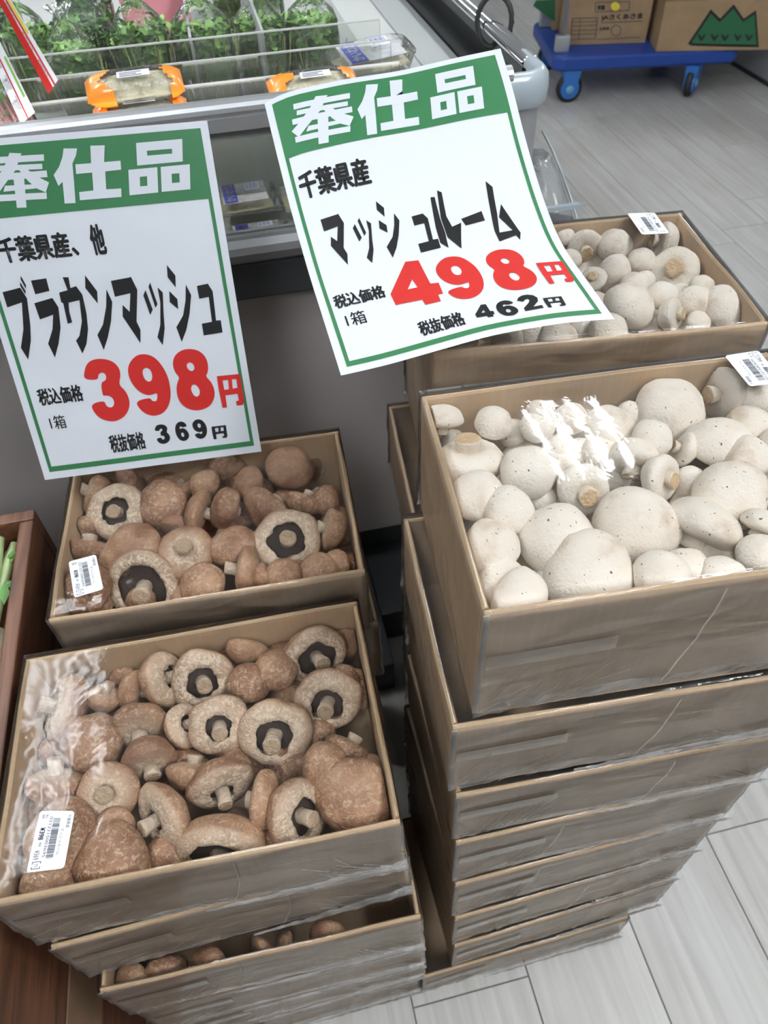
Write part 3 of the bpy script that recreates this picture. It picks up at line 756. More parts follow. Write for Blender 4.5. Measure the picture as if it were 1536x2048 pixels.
class Sheet:
    """a sheet of paper P(u, v); ink sits a hair in front of it, towards the side that faces the room"""
    def place(s, V2, Fs, eps): 
        out = []
        for i, (u, v) in enumerate(V2):
            p = s.P(u, v); d = O - p; d /= np.linalg.norm(d)
            out.append(p + d * eps)
        return out
def homog(src, dst):
    A = []
    for (x, y), (u, v) in zip(src, dst):
        A.append([x, y, 1, 0, 0, 0, -u * x, -u * y, -u]); A.append([0, 0, 0, x, y, 1, -v * x, -v * y, -v])
    Hm = np.linalg.svd(np.array(A))[2][-1].reshape(3, 3); return Hm
class FlatSheet(Sheet):
    def __init__(s, quad, w):
        K = np.array([[F, 0, CX], [0, F, CY], [0, 0, 1]]); s.H = homog([(0, 0), (1, 0), (1, 1), (0, 1)], quad)
        Mh = np.linalg.inv(K) @ s.H
        if Mh[2, 2] < 0: Mh = -Mh
        a, b_, t = Mh.T; k = w / np.linalg.norm(a); s.a = R @ a * k; s.b = R @ b_ * k; s.t = O + R @ t * k
        s.Hi = np.linalg.inv(s.H); n = np.cross(s.a, s.b); s.n = n / np.linalg.norm(n)
    def P(s, u, v):
        return s.t + u * s.a + v * s.b + s.n * (0.004 * math.sin(PI * v) * math.cos(2.2 * u) + 0.0012 * noise.noise(Vector((u * 3, v * 4, 2))))
    def uv(s, px, py):
        q = s.Hi @ np.array([px, py, 1]); return q[:2] / q[2]
def poly_at(line, t):
    L = [0]
    for a, b_ in zip(line, line[1:]): L.append(L[-1] + math.dist(a, b_))
    x = t * L[-1]
    for i in range(len(line) - 1):
        if x <= L[i + 1] or i == len(line) - 2:
            f = (x - L[i]) / (L[i + 1] - L[i]); return np.array(line[i]) * (1 - f) + np.array(line[i + 1]) * f
def smooth_line(line, n=24):
    pts = [poly_at(line, i / n) for i in range(n + 1)]
    for _ in range(3): pts = [pts[0]] + [(pts[i - 1] + 2 * pts[i] + pts[i + 1]) / 4 for i in range(1, n)] + [pts[-1]]
    return [tuple(p) for p in pts]
class CurledSheet(Sheet):
    def __init__(s, left, right, top, bot):
        s.l, s.r, s.t, s.b = map(smooth_line, (left, right, top, bot))
    def px(s, u, v):
        # lower part is nearer to the floor plane: perspective-corrected edge parameters
        L, R_, T, B = poly_at(s.l, v), poly_at(s.r, v), poly_at(s.t, u), poly_at(s.b, u)
        c = (1 - u) * (1 - v) * np.array(s.l[0]) + u * (1 - v) * np.array(s.r[0]) + (1 - u) * v * np.array(s.l[-1]) + u * v * np.array(s.r[-1])
        return (1 - v) * T + v * B + (1 - u) * L + u * R_ - c
    def P(s, u, v):
        px, py = s.px(u, v); r = ray(px, py)
        # sheet surface: steep at the top, flattening as it comes to rest on the mushrooms below
        yt = 0.866 - 0.029 * u; yb = 0.556 - 0.028 * u
        vv = min(max(v, 0), 1)
        prof = lambda f: (yt + (yb - yt) * (0.78 * f + 0.22 * f * f), (1.162 + 0.034 * u) + ((1.020 + 0.030 * u) - (1.162 + 0.034 * u)) * (1.45 * f - 0.45 * f * f))
        lo, hi = -0.2, 1.2
        for _ in range(40):
            m = (lo + hi) / 2; y, z = prof(m); k = y / r[1]; zz = H + k * r[2]
            if zz > z: hi = m      # the ray is above the sheet here: it meets the sheet further up
            else: lo = m
        y, z = prof((lo + hi) / 2); k = y / r[1]
        wr = 0.0016 * noise.noise(Vector((u * 3, v * 5, 1))) + 0.0007 * noise.noise(Vector((u * 11, v * 9 + u * 4, 4)))
        return O + r * (k * (1 + wr))
    def uv(s, px, py):
        q = np.array([0.5, 0.5]); t = np.array([px, py])
        for _ in range(25):
            e = s.px(*q) - t; h = 1e-3
            J = np.stack([(s.px(q[0] + h, q[1]) - s.px(*q)) / h, (s.px(q[0], q[1] + h) - s.px(*q)) / h], 1)
            q = np.clip(q - np.linalg.solve(J, e), -0.3, 1.3)
        return q
def add_sheet_piece(S, name, V2, Fs, mat, parent, eps, nu=12, nv=16, smooth=True):
    V, Fo = clip_grid(V2, Fs, nu, nv)
    P = S.place(V, Fo, eps)
    # face the camera side
    me = mesh_from(name, P, Fo, [mat], smooth)
    return link(name, me, parent)
G1 = lambda L: [(x * .27344, 260 + y * .27344) for x, y in L]
G2 = lambda L: [(x * .32552, 520 + y * .32552) for x, y in L]
G3 = lambda L: [(560 + x * .29948, 120 + y * .29948) for x, y in L]
G4 = lambda L: [(520 + x * .46875, 90 + y * .46875) for x, y in L]
G5 = lambda L: [(780 + x * .29948, 480 + y * .29948) for x, y in L]
HO = [([(238,242),(318,234),(300,262),(275,330),(215,400),(125,515),(78,478),(135,410),(175,355),(205,310)],), ([(88,295),(467,220),(467,256),(92,332)],), ([(112,338),(452,275),(453,305),(112,370)],),
      ([(80,398),(480,310),(484,348),(85,435)],), ([(290,330),(345,318),(400,350),(492,378),(465,440),(405,425),(350,390)],), ([(190,440),(400,400),(400,425),(175,478)],), ([(100,515),(470,440),(470,478),(105,553)],), ([(250,375),(322,360),(325,550),(258,562)],)]
SHI = [([(465,135),(563,135),(555,185),(528,245),(540,390),(550,535),(470,540),(455,380),(425,410),(390,330),(430,270),(455,200)],),
       ([(660,115),(765,112),(760,235),(880,225),(885,290),(768,303),(775,435),(885,428),(888,490),(582,515),(577,455),(682,443),(672,312),(555,322),(550,252),(665,243)],)]
HIN = [([(995,95),(1333,65),(1337,230),(1003,260)],[(1073,152),(1258,137),(1260,172),(1077,188)]), ([(938,292),(1150,272),(1157,457),(947,478)],[(1022,343),(1075,338),(1078,408),(1024,413)]),
       ([(1175,270),(1388,250),(1393,433),(1183,453)],[(1255,320),(1312,316),(1315,383),(1258,388)])]
KANA = {
 'BU': [([(8,203),(118,174),(160,240),(180,400),(184,500),(168,618),(122,545),(138,430),(128,265),(38,297)],), ([(122,100),(155,160),(153,180),(121,122)],), ([(118,140),(152,195),(150,215),(117,160)],)],
 'RA': [([(185,130),(280,115),(300,193),(212,215)],), ([(205,270),(305,240),(318,237),(355,295),(368,420),(355,520),(333,605),(290,520),(318,430),(322,340),(240,370)],)],
 'U': [([(382,108),(418,108),(430,175),(465,163),(503,215),(528,330),(538,430),(528,520),(503,580),(463,500),(485,470),(500,380),(485,250),(418,265),(422,320),(440,388),(412,396),(385,270),(372,262),(360,203),(412,188)],)],
 'N': [([(520,95),(595,195),(598,270),(522,175)],), ([(652,182),(688,260),(680,380),(660,480),(635,557),(595,465),(630,400),(650,290)],)],
 'MA': [([(680,130),(795,108),(803,103),(843,185),(838,380),(862,430),(862,512),(752,350),(752,278),(795,320),(800,205),(705,228)],)],
 'TU': [([(880,220),(893,185),(938,305),(923,338)],), ([(912,165),(922,138),(967,272),(955,295)],), ([(968,168),(1000,200),(1005,330),(1012,420),(1000,523),(967,475),(985,400),(985,260)],)],
 'SI': [([(1025,30),(1078,95),(1080,168),(1030,105)],), ([(1040,190),(1090,240),(1095,302),(1043,258)],), ([(1142,150),(1175,215),(1165,330),(1145,430),(1117,502),(1083,413),(1125,340),(1140,250)],)],
 'YU': [([(1210,158),(1270,145),(1277,143),(1307,190),(1328,370),(1357,368),(1368,443),(1253,462),(1240,390),(1303,378),(1283,225),(1225,237)],)]}
DIG = {'3': [([(512,738),(514,690),(530,640),(570,615),(630,610),(690,625),(730,665),(740,710),(728,770),(770,805),(795,860),(795,910),(770,960),(720,990),(680,995),(620,980),(580,945),(553,890),(640,866),(650,900),(680,912),(700,895),(700,865),(680,840),(645,835),(630,840),(616,758),(645,745),(652,725),(642,700),(618,695),(600,710),(600,742)],)],
 '9': [([(783,690),(790,640),(830,590),(880,577),(940,590),(990,640),(1030,710),(1050,800),(1045,880),(1010,940),(950,962),(900,950),(860,920),(830,870),(920,846),(935,868),(960,870),(967,845),(965,815),(930,832),(890,830),(840,800),(800,745)],[(873,695),(880,670),(900,662),(925,675),(938,715),(930,745),(910,750),(888,735)])],
 '8': [([(1060,640),(1070,590),(1110,555),(1160,543),(1220,553),(1262,590),(1280,640),(1278,690),(1262,712),(1300,750),(1320,800),(1318,850),(1290,900),(1230,925),(1170,922),(1120,895),(1092,850),(1083,795),(1090,750),(1105,722),(1075,690)],[(1145,655),(1152,632),(1170,627),(1190,640),(1197,665),(1185,682),(1165,680)],[(1172,795),(1178,770),(1195,763),(1215,775),(1230,805),(1225,830),(1208,842),(1188,830)])],
 'E': [([(1332,712),(1475,697),(1500,870),(1490,890),(1455,893),(1450,868),(1468,860),(1460,820),(1385,830),(1395,905),(1368,907),(1345,800)],[(1368,738),(1402,734),(1408,792),(1378,796)],[(1425,731),(1452,728),(1460,783),(1430,788)])]}
Y4 = [([(102,145),(190,135),(270,290),(325,285),(355,358),(322,365),(340,408),(237,432),(215,398),(38,433),(3,362)],[(148,262),(185,315),(118,330)])]
Y2 = [([(848,405),(856,385),(880,370),(915,364),(955,368),(985,385),(988,408),(970,430),(958,445),(1015,433),(1027,452),(905,475),(893,455),(925,420),(932,402),(918,393),(900,400),(890,412)],)]
KR = {'RU': [([(727,650),(745,648),(768,740),(790,800),(805,865),(770,845),(750,780)],), ([(755,620),(775,628),(795,730),(820,775),(858,758),(860,868),(800,820),(772,740)],)],
 'BAR': [([(858,742),(945,708),(960,748),(878,770)],)],
 'MU': [([(962,580),(992,605),(1012,720),(1022,800),(1078,790),(1020,735),(1028,678),(1112,800),(1110,832),(1092,812),(1022,838),(1000,790)],)]}
QL = [(-127, 287), (414, 241), (523, 903), (90, 960)]
SL = FlatSheet(QL, 0.257)
SR = CurledSheet([(529,207),(555,315),(581,418),(618,549),(651,652),(682,751)], [(1001,97),(1024,170),(1050,277),(1082,385),(1120,488),(1176,563),(1229,638)],
                 [(529,207),(560,186),(689,158),(801,142),(900,118),(1001,97)], [(682,751),(768,732),(848,709),(989,669),(1129,645),(1229,638)])
def to_uv(S, polys, tf, rnd_=False):
    out = []
    for g in polys:
        out.append([[tuple(S.uv(*p)) for p in tf(chaikin(l, 2) if rnd_ else l)] for l in g])
    return out
def bbox(gs):
    P = [p for g in gs for l in g for p in l]; xs = [p[0] for p in P]; ys = [p[1] for p in P]
    return min(xs), min(ys), max(xs), max(ys)
def refit(gs, b0, b1, flip=False):
    out = []
    for g in gs:
        out.append([[((b1[0] + ((p[0] - b0[0]) / (b0[2] - b0[0]) if not flip else 1 - (p[0] - b0[0]) / (b0[2] - b0[0])) * (b1[2] - b1[0])),
                      (b1[1] + ((p[1] - b0[1]) / (b0[3] - b0[1]) if not flip else 1 - (p[1] - b0[1]) / (b0[3] - b0[1])) * (b1[3] - b1[1]))) for p in l] for l in g])
    return out
def pxbox(S, x0, y0, x1, y1):
    """sheet-space box from the photo px of its upper-left and lower-right corners"""
    a = S.uv(x0, y0); b_ = S.uv(x1, y1); return (a[0], a[1], b_[0], b_[1])
def glyphs(S, gs, mat, parent, name, eps=0.0006):
    V = []; Fs = []
    for g in gs:
        v, f = tess(g[0], g[1:]); k = len(V); V += v; Fs += [tuple(i + k for i in q) for q in f]
    return add_sheet_piece(S, name, V, Fs, mat, parent, eps)
def words(S, s, box, mat, parent, name='lettering', bold=0.03, eps=0.0006):
    A, Fs = text_mesh(s, bold)
    V = [(box[0] + x * (box[2] - box[0]), box[1] + y * (box[3] - box[1])) for x, y in A]
    return add_sheet_piece(S, name, V, Fs, mat, parent, eps, 8, 12)
def rects(S, rs, mat, parent, name, eps=0.0004):
    V = []; Fs = []
    for (a, b_, c, d) in rs: k = len(V); V += [(a, b_), (c, b_), (c, d), (a, d)]; Fs.append((k, k + 1, k + 2, k + 3))
    return add_sheet_piece(S, name, V, Fs, mat, parent, eps, 20, 28)
def sheet_paper(S, parent, rag=0.0):
    nu, nv = 28, 40; V = []; Fs = []
    for j in range(nv + 1):
        for i in range(nu + 1):
            V.append(S.P(i / nu, j / nv))
    V = [np.array(p) for p in V]; n0 = len(V)
    B = []
    for p in V: d = p - O; B.append(p + d / np.linalg.norm(d) * 0.0004)
    V += B
    for j in range(nv):
        for i in range(nu):
            a = j * (nu + 1) + i; q = (a, a + 1, a + nu + 2, a + nu + 1); Fs.append(q); Fs.append(tuple(n0 + k for k in q[::-1]))
    return link('paper', mesh_from('paper', V, Fs, [MAT['paper']], True), parent)
u1, v1 = SL.uv(402, 256); u2, v2 = SL.uv(420, 397); u3, v3 = SL.uv(509, 891); u4, v4 = SL.uv(501, 882)
UI, VT, VB, VE = u3, v1, v2, v3         # outer right, band top, band bottom, frame bottom
bw = abs(u3 - u4); bwv = abs(v3 - v4)
UI = min(0.97, UI); MU = 1 - UI
print('sheet frame', UI, VT, VB, VE, bw, bwv)
for nm_, q_ in (('VT', [(547, 202), (991, 106)]), ('VB', [(568, 318), (1011, 229)]), ('VE', [(689, 736), (1206, 622)]), ('ULR', [(1110, 477), (1034, 330), (620, 510)])):
    print(nm_, [tuple(SR.uv(*p)) for p in q_])
def poster(S, label, who):
    t = empty('price_poster', tuple(S.P(0.5, 1.0))); tag(t, label, 'poster', None)
    inv = Vector(t.location)
    objs = []
    objs.append(sheet_paper(S, t))
    vb = VB if who == 'L' else 0.217
    objs.append(rects(S, [(MU, VT, UI, vb), (MU, vb, MU + bw, VE), (UI - bw, vb, UI, VE), (MU + bw, VE - bwv, UI - bw, VE)], MAT['green'], t, 'green_border'))
    if who == 'L':
        ho = to_uv(SR, HO, G3); sh = to_uv(SL, SHI, G1); hi = to_uv(SL, HIN, G1)
        ho = refit(ho, bbox(ho), pxbox(SL, -28, 317, 98, 405)[:0] or (SL.uv(-35, 340)[0], SL.uv(38, 304)[1], SL.uv(98, 350)[0], SL.uv(35, 417)[1]))
        gs = ho + sh + hi
    else:
        gs = to_uv(SR, HO, G3)
        b0s = [pxbox(SL, *q) for q in ((0, 0, 1, 1),)]
        sh0 = to_uv(SL, SHI, G1); hi0 = to_uv(SL, HIN, G1)
        # same letters, fitted to where this sheet carries them
        def fit(src, xl, yl, xt, yt_, xr, yr, xb, yb_):
            return refit(src, bbox(src), (SR.uv(xl, yl)[0], SR.uv(xt, yt_)[1], SR.uv(xr, yr)[0], SR.uv(xb, yb_)[1]))
        gs += fit(sh0, 715, 219, 800, 158, 850, 243, 746, 269)
        gs += fit(hi0, 853, 195, 954, 130, 975, 216, 858, 240)
    objs.append(glyphs(S, gs, MAT['white_print'], t, 'heading', 0.0009))
    if who == 'L':
        kn = [g for k in ('BU', 'RA', 'U', 'N', 'MA', 'TU', 'SI', 'YU') for g in to_uv(SL, KANA[k], G2)]
        objs.append(glyphs(S, kn, MAT['black'], t, 'product_name'))
        nums = [g for k in '398' for g in to_uv(SL, DIG[k], G2, True)]
        objs.append(glyphs(S, nums, MAT['red'], t, 'price', 0.0007)); objs.append(glyphs(S, to_uv(SL, DIG['E'], G2), MAT['red'], t, 'yen_character', 0.0011))
        b3 = to_uv(SL, DIG['3'], G2, True); b9 = to_uv(SL, DIG['9'], G2, True); e_ = to_uv(SL, DIG['E'], G2)
        def at(src, x0, y0, x1, y1, fl=False):
            q = G2([(x0, y0), (x1, y1)]); return refit(src, bbox(src), pxbox(SL, *q[0], *q[1]), fl)
        a = at(b3, 943, 1017, 1052, 1125) + at(b9, 1065, 1000, 1168, 1108, True) + at(b9, 1175, 985, 1282, 1093)
        objs.append(glyphs(S, a, MAT['black'], t, 'pre_tax_price')); objs.append(glyphs(S, at(e_, 1297, 1025, 1402, 1092), MAT['black'], t, 'yen_character'))
        T = lambda s, px, py, qx, qy, b_=0.04: objs.append(words(S, s, pxbox(SL, px, py, qx, qy), MAT['black'], t, 'lettering', b_))
        T('千葉県産、', -13, 477, 160, 513, 0.05); T('他', 172, 450, 216, 509, 0.05)
        q = G2([(213, 800), (518, 870)]); T('税込価格', *q[0], *q[1])
        q = G2([(290, 965), (412, 1035)]); T('1箱', *q[0], *q[1], 0.008)
        q = G2([(660, 1080), (903, 1160)]); T('税抜価格', *q[0], *q[1])
    else:
        def put(src, cs, tf=G4, fl=False):
            (xl, yl), (xt, yt_), (xr, yr), (xb, yb_) = tf(cs)
            return refit(src, bbox(src), (SR.uv(xl, yl)[0], SR.uv(xt, yt_)[1], SR.uv(xr, yr)[0], SR.uv(xb, yb_)[1]), fl)
        K = {k: to_uv(SL, KANA[k], G2) for k in ('MA', 'TU', 'SI', 'YU')}
        kn = put(K['MA'], [(262, 760), (330, 720), (382, 840), (385, 935)]) + put(K['TU'], [(398, 790), (430, 735), (495, 830), (487, 928)])
        kn += put(K['SI'], [(512, 790), (498, 665), (608, 790), (575, 905)]) + put(K['YU'], [(640, 745), (695, 718), (768, 850), (690, 885)])
        kn += [g for k in KR for g in to_uv(SR, KR[k], G4)]
        objs.append(glyphs(S, kn, MAT['black'], t, 'product_name'))
        d8 = to_uv(SL, DIG['8'], G2, True); d9 = to_uv(SL, DIG['9'], G2, True); de = to_uv(SL, DIG['E'], G2)
        g4 = to_uv(SR, Y4, G5)
        nums = g4 + put(d9, [(293, 180), (420, 107), (648, 300), (520, 392)], G5) + put(d8, [(618, 130), (740, 62), (990, 260), (820, 340)], G5)
        objs.append(glyphs(S, nums, MAT['red'], t, 'price', 0.0007)); objs.append(glyphs(S, put(de, [(980, 170), (1130, 140), (1238, 265), (1085, 290)], G5), MAT['red'], t, 'yen_character', 0.0011))
        sm_ = put(g4, [(575, 510), (625, 428), (705, 500), (600, 530)], G5) + put(d9, [(700, 440), (770, 402), (858, 470), (790, 508)], G5, True) + to_uv(SR, Y2, G5, False)
        objs.append(glyphs(S, sm_, MAT['black'], t, 'pre_tax_price')); objs.append(glyphs(S, put(de, [(1022, 398), (1135, 375), (1180, 430), (1070, 450)], G5), MAT['black'], t, 'yen_character'))
        def T(s, cs, b_=0.04, tf=G4):
            (xl, yl), (xt, yt_), (xr, yr), (xb, yb_) = tf(cs)
            objs.append(words(S, s, (SR.uv(xl, yl)[0], SR.uv(xt, yt_)[1], SR.uv(xr, yr)[0], SR.uv(xb, yb_)[1]), MAT['black'], t, 'lettering', b_))
        T('千葉県産', [(158, 570), (430, 480), (478, 580), (290, 635)], 0.05)
        T('税込価格', [(308, 1080), (500, 1025), (540, 1068), (420, 1105)], 0.045)
        T('1箱', [(362, 1165), (430, 1130), (456, 1170), (400, 1198)], 0.008)
        T('税抜価格', [(670, 1195), (840, 1138), (878, 1180), (760, 1225)], 0.045)
    ua = .5 if who == 'L' else .35
    pa = S.P(ua, .17); da = pa - O; da /= np.linalg.norm(da); pa = pa + da * .003
    objs.append(MB().tube([tuple(pa), tuple(pa + np.array([0, .03, -.01])), (pa[0], .9985, 1.088)], .0018, 8).build('clip_arm', MAT['paper'], t, smooth=True))
    for o in objs:
        for v in o.data.vertices: v.co = v.co - inv
        if o.type == 'MESH': o.data.update()
    return t
poster(SL, 'white and green price poster reading 398 yen, above the rear brown mushrooms', 'L')
poster(SR, 'curled white and green price poster reading 498 yen, over the white mushrooms', 'R')

# ---------------- stickers on the film
class Quad4(Sheet):
    def __init__(s, c): s.c = [np.array(p) for p in c]
    def P(s, u, v): return (1 - u) * (1 - v) * s.c[0] + u * (1 - v) * s.c[1] + u * v * s.c[2] + (1 - u) * v * s.c[3]
def sticker(box, crop, off, sc, p1, p2, z):
    q = [at_z(off[0] + x * sc, off[1] + y * sc, z) for x, y in crop]
    S = Quad4(q); t = box.root; inv = t.matrix_world.inverted()
    r = .06; V = []
    for (cx, cy, a0) in ((r, r * 1.6, 180), (1 - r, r * 1.6, 270), (1 - r, 1 - r * 1.6, 0), (r, 1 - r * 1.6, 90)):
        for k in range(5):
            a = math.radians(a0 + k * 22.5); V.append((cx + r * math.cos(a), cy + r * 1.6 * math.sin(a)))
    pts = [S.P(*p) for p in V]; n = len(pts)
    VV = pts + [p - np.array([0, 0, .0003]) for p in pts]
    Fs = [tuple(range(n)), tuple(range(n, 2 * n))[::-1]] + [(i, (i + 1) % n, n + (i + 1) % n, n + i) for i in range(n)]
    st = link('price_sticker', mesh_from('price_sticker', VV, Fs, [MAT['sticker']], False), t)
    st['label'] = 'white barcode price sticker'
    rs = random.Random(5); x = .13; bars = []
    while x < .80:
        w = rs.choice([.006, .006, .011, .016]); bars.append((x, .36, x + w, .56)); x += w + rs.choice([.005, .008, .013])
    o1 = rects(S, bars + [(.84, .66, .85, .9), (.95, .66, .96, .9), (.84, .66, .88, .68), (.92, .66, .96, .68), (.84, .88, .88, .9), (.92, .88, .96, .9)], MAT['ink'], st, 'barcode', 0.0003)
    L = [words(S, s, b_, MAT['ink'], st, 'print', bo, 0.0003) for s, b_, bo in (
        ('千葉県産', (.06, .07, .30, .17), 0), ('マッシュルーム', (.30, .21, .76, .30), 0), ('0212215003695', (.10, .585, .78, .665), 0),
        ('税込', (.06, .72, .13, .80), 0), ('価格', (.06, .82, .13, .90), 0), (p1, (.28, .73, .49, .88), .03), ('税抜', (.53, .76, .60, .83), 0), (p2, (.66, .75, .81, .90), 0), ('プラ', (.87, .73, .93, .83), .02))]
    for o in [st, o1] + L:
        for v in o.data.vertices: v.co = inv @ v.co
    return st
bpy.context.view_layer.update()
sticker(bL[0], [(280, 790), (240, 1005), (98, 1022), (150, 790)], (0, 1200), .53385, '¥398', '¥369', .7962)
sticker(bBL[0], [(245, 568), (278, 720), (150, 758), (125, 600)], (80, 850), .45573, '¥398', '¥369', .8062)
sticker(bBR[0], [(688, 232), (588, 90), (772, 85), (872, 222)], (1080, 400), .29688, '¥498', '¥462', 1.0112)
sticker(bR[0], [(1462, 168), (1360, 43), (1497, 22), (1602, 150)], (780, 690), .49219, '¥498', '¥462', 1.0332)

# ================================================================ REFRIGERATED CASE
MAT['case_panel'] = plain('case_panel_enamel', (0.40, 0.37, 0.36), 0.45, bump=0.05, bscale=6, var=0.06, vscale=3)
MAT['alu'] = plain('brushed_aluminium', (0.52, 0.54, 0.56), 0.35, 0.75)
MAT['darkband'] = plain('dark_bumper', (0.055, 0.06, 0.065), 0.35)
MAT['greyplastic'] = plain('grey_plastic', (0.36, 0.42, 0.46), 0.32, coat=0.4)
MAT['inner'] = plain('case_lining', (0.62, 0.64, 0.62), 0.4, var=0.08, vscale=9)
MAT['innergrey'] = plain('case_grey', (0.42, 0.44, 0.44), 0.45)
MAT['chrome'] = plain('chrome', (0.75, 0.77, 0.80), 0.12, 1.0)
MAT['rubber'] = plain('black_rubber', (0.015, 0.015, 0.016), 0.5)
MAT['glass'] = film('case_glass', 0.02, 0.02, 1.0, 0.02, 3, tint=(0.97, 0.985, 0.98), ior=1.45)
MAT['acrylic'] = film('acrylic_pane', 0.02, 0.03, 1.0, 0.02, 3, tint=(0.94, 0.95, 0.94), ior=1.45)
case = empty('refrigerated_case', (-0.4, 1.4, 0)); tag(case, 'refrigerated display case with pale lower panel and dark bumper, behind the cartons', 'display case')
def cpart(name, a, b_, mat, bevel=0.003, parent=case):
    o = MB().box((a[0] + .4, a[1] - 1.4, a[2]), (b_[0] + .4, b_[1] - 1.4, b_[2])).build(name, MAT[mat], parent, bevel=bevel)
    return o
XR = 0.447; YF = 1.0; XL = -1.7; YB = 3.4
cpart('lower_panel', (XL, YF + .03, .235), (XR - .03, YF + .045, .845), 'case_panel')
cpart('kick_panel', (XL, YF + .10, 0.0), (XR - .06, YF + .12, .235), 'darkband')
cpart('plinth', (XL, YF - .225, 0.0), (.150, YF + .098, .10), 'darkband'); cpart('plinth', (.151, YF - .10, 0.0), (XR - .06, YF + .098, .10), 'darkband')
cpart('kick_trim', (XL, YF + .075, .185), (XR - .05, YF + .10, .197), 'chrome')
cpart('side_wall', (XR - .045, YF + .05, .235), (XR - .03, YB, .84), 'case_panel')
cpart('bumper_band', (XL, YF + .005, .845), (XR - .02, YF + .03, .902), 'darkband')
m = MB()
prof = [(0.0, .945), (-.006, .943), (-.014, .935), (-.016, .925), (-.013, .913), (-.004, .906), (.02, .905), (.02, .945)]
V = [(x + .4, YF + .004 + py_ - 1.4, pz) for x in (XL, XR - .01) for py_, pz in prof]; n = len(prof)
m.add(V, [(i, (i + 1) % n, n + (i + 1) % n, n + i) for i in range(n)] + [tuple(range(n))[::-1], tuple(range(n, 2 * n))])
m.build('bumper_rail', MAT['alu'], case)
cpart('glass_front', (XL, YF + .012, .945), (XR - .03, YF + .018, 1.098), 'glass', 0)
m = MB(); m.tube([(XL + .4, YF + .012 - 1.4, 1.108), (XR - .06 + .4, YF + .012 - 1.4, 1.108)], .0125, 16)
m.box((XL + .4, YF - .001 - 1.4, 1.086), (XR - .06 + .4, YF + .022 - 1.4, 1.102))
m.build('front_rail', MAT['alu'], case, smooth=False)
# rounded plastic corner
m = MB(); prof = [(-.006, 1.068), (-.001, 1.066), (.003, 1.070), (.004, 1.088), (.002, 1.102), (-.004, 1.109), (-.012, 1.111), (-.019, 1.108), (-.021, 1.098)]
path = []
Rc = 0.042
for k in range(13):
    a = -PI / 2 + PI / 2 * k / 12; path.append((XR - Rc, YF + Rc, Rc, a))
pts = [[(XR - .11, YF - o_, z) for o_, z in prof]]
for cx_, cy_, rr, a in path: pts.append([(cx_ + (rr + o_) * math.cos(a), cy_ + (rr + o_) * math.sin(a), z) for o_, z in prof])
pts.append([(XR + o_, YF + .10, z) for o_, z in prof])
V = [(p[0] + .4, p[1] - 1.4, p[2]) for rg in pts for p in rg]; n = len(prof)
m.add(V, [(i * n + k, (i + 1) * n + k, (i + 1) * n + k + 1, i * n + k + 1) for i in range(len(pts) - 1) for k in range(n - 1)])
m.build('corner_cap', MAT['greyplastic'], case, smooth=True)
m = MB(); pts = [[(XR - .10, YF + .006, z) for z in (.84, 1.069)]]
for k in range(13):
    a = -PI / 2 + PI / 2 * k / 12; pts.append([(XR - Rc + (Rc - .007) * math.cos(a), YF + Rc + (Rc - .007) * math.sin(a), z) for z in (.84, 1.069)])
pts.append([(XR - .007, YF + .09, z) for z in (.84, 1.069)])
V = [(p[0] + .4, p[1] - 1.4, p[2]) for rg in pts for p in rg]
m.add(V, [(i * 2, i * 2 + 2, i * 2 + 3, i * 2 + 1) for i in range(len(pts) - 1)])
m.build('corner_post', MAT['alu'], case, smooth=True)
cpart('side_glass', (XR - .014, YF + .09, .90), (XR - .008, YB, 1.09), 'glass', 0)
cpart('side_sill', (XR - .03, YF + .06, .84), (XR, YB, .90), 'alu')
m = MB(); 
for dx in (-.006, .006): m.tube([(XR - .011 + dx + .4, YF + .07 - 1.4, 1.103), (XR - .011 + dx + .4, YB - 1.4, 1.103)], .0075, 12)
m.build('side_rail', MAT['chrome'], case, smooth=True)
fill_glow = bpy.data.materials.new('case_lamp'); fill_glow.use_nodes = True; fill_glow.node_tree.nodes.clear()  # added glowing strip, unseen behind the front rail, to brighten the case interior
_e = N(fill_glow.node_tree, 'ShaderNodeEmission'); _e.inputs[0].default_value = (1, .98, .95, 1); _e.inputs[1].default_value = 9.0
_o = N(fill_glow.node_tree, 'ShaderNodeOutputMaterial'); fill_glow.node_tree.links.new(_e.outputs[0], _o.inputs[0]); MAT['led'] = fill_glow
cpart('case_lamp', (XL + .1, YF + .024, 1.088), (XR - .12, YF + .036, 1.094), 'led', 0)
cpart('case_floor', (XL, YF + .03, .90), (XR - .06, YB, .915), 'inner')
cpart('shelf_riser', (XL, 1.215, .915), (.27, 1.225, 1.0), 'inner')
cpart('shelf', (XL, 1.215, 1.0), (.27, 3.0, 1.008), 'inner')
E1 = [at_z(671, 4, 1.05)[0], at_z(712, 96, 1.05)[0], at_z(744, 0, 1.05)[0], at_z(839, 125, 1.05)[0], at_z(824, 0, 1.05)[0], at_z(916, 110, 1.05)[0]]
print('ledge x', E1)
XA, XB, XC = .262, .338, .395
cpart('inner_ledge', (XA, YF + .10, .915), (XB - .003, 3.0, 1.05), 'inner', .004)
cpart('side_channel', (XC + .001, YF + .08, .915), (XR - .016, 3.0, 1.02), 'innergrey', .003)
cpart('outer_ledge', (XB + .003, YF + .10, .915), (XC, 3.0, 1.045), 'innergrey', .004)
for yy, zt in ((1.22, at_y(400, 76, 1.22)[2]), (1.15, at_y(400, 121, 1.15)[2]), (1.10, at_y(300, 180, 1.10)[2])):
    pn = cpart('acrylic_pane', (-.9, yy, .93), (.258, yy + .003, zt - .002), 'acrylic', 0)
    cpart('pane_edge', (-.9, yy, zt - .002), (.258, yy + .003, zt), 'inner', 0)
for x in (-.015, .088): cpart('divider', (x - .002, 1.24, 1.008), (x + .002, 1.9, 1.13), 'innergrey', .0005)
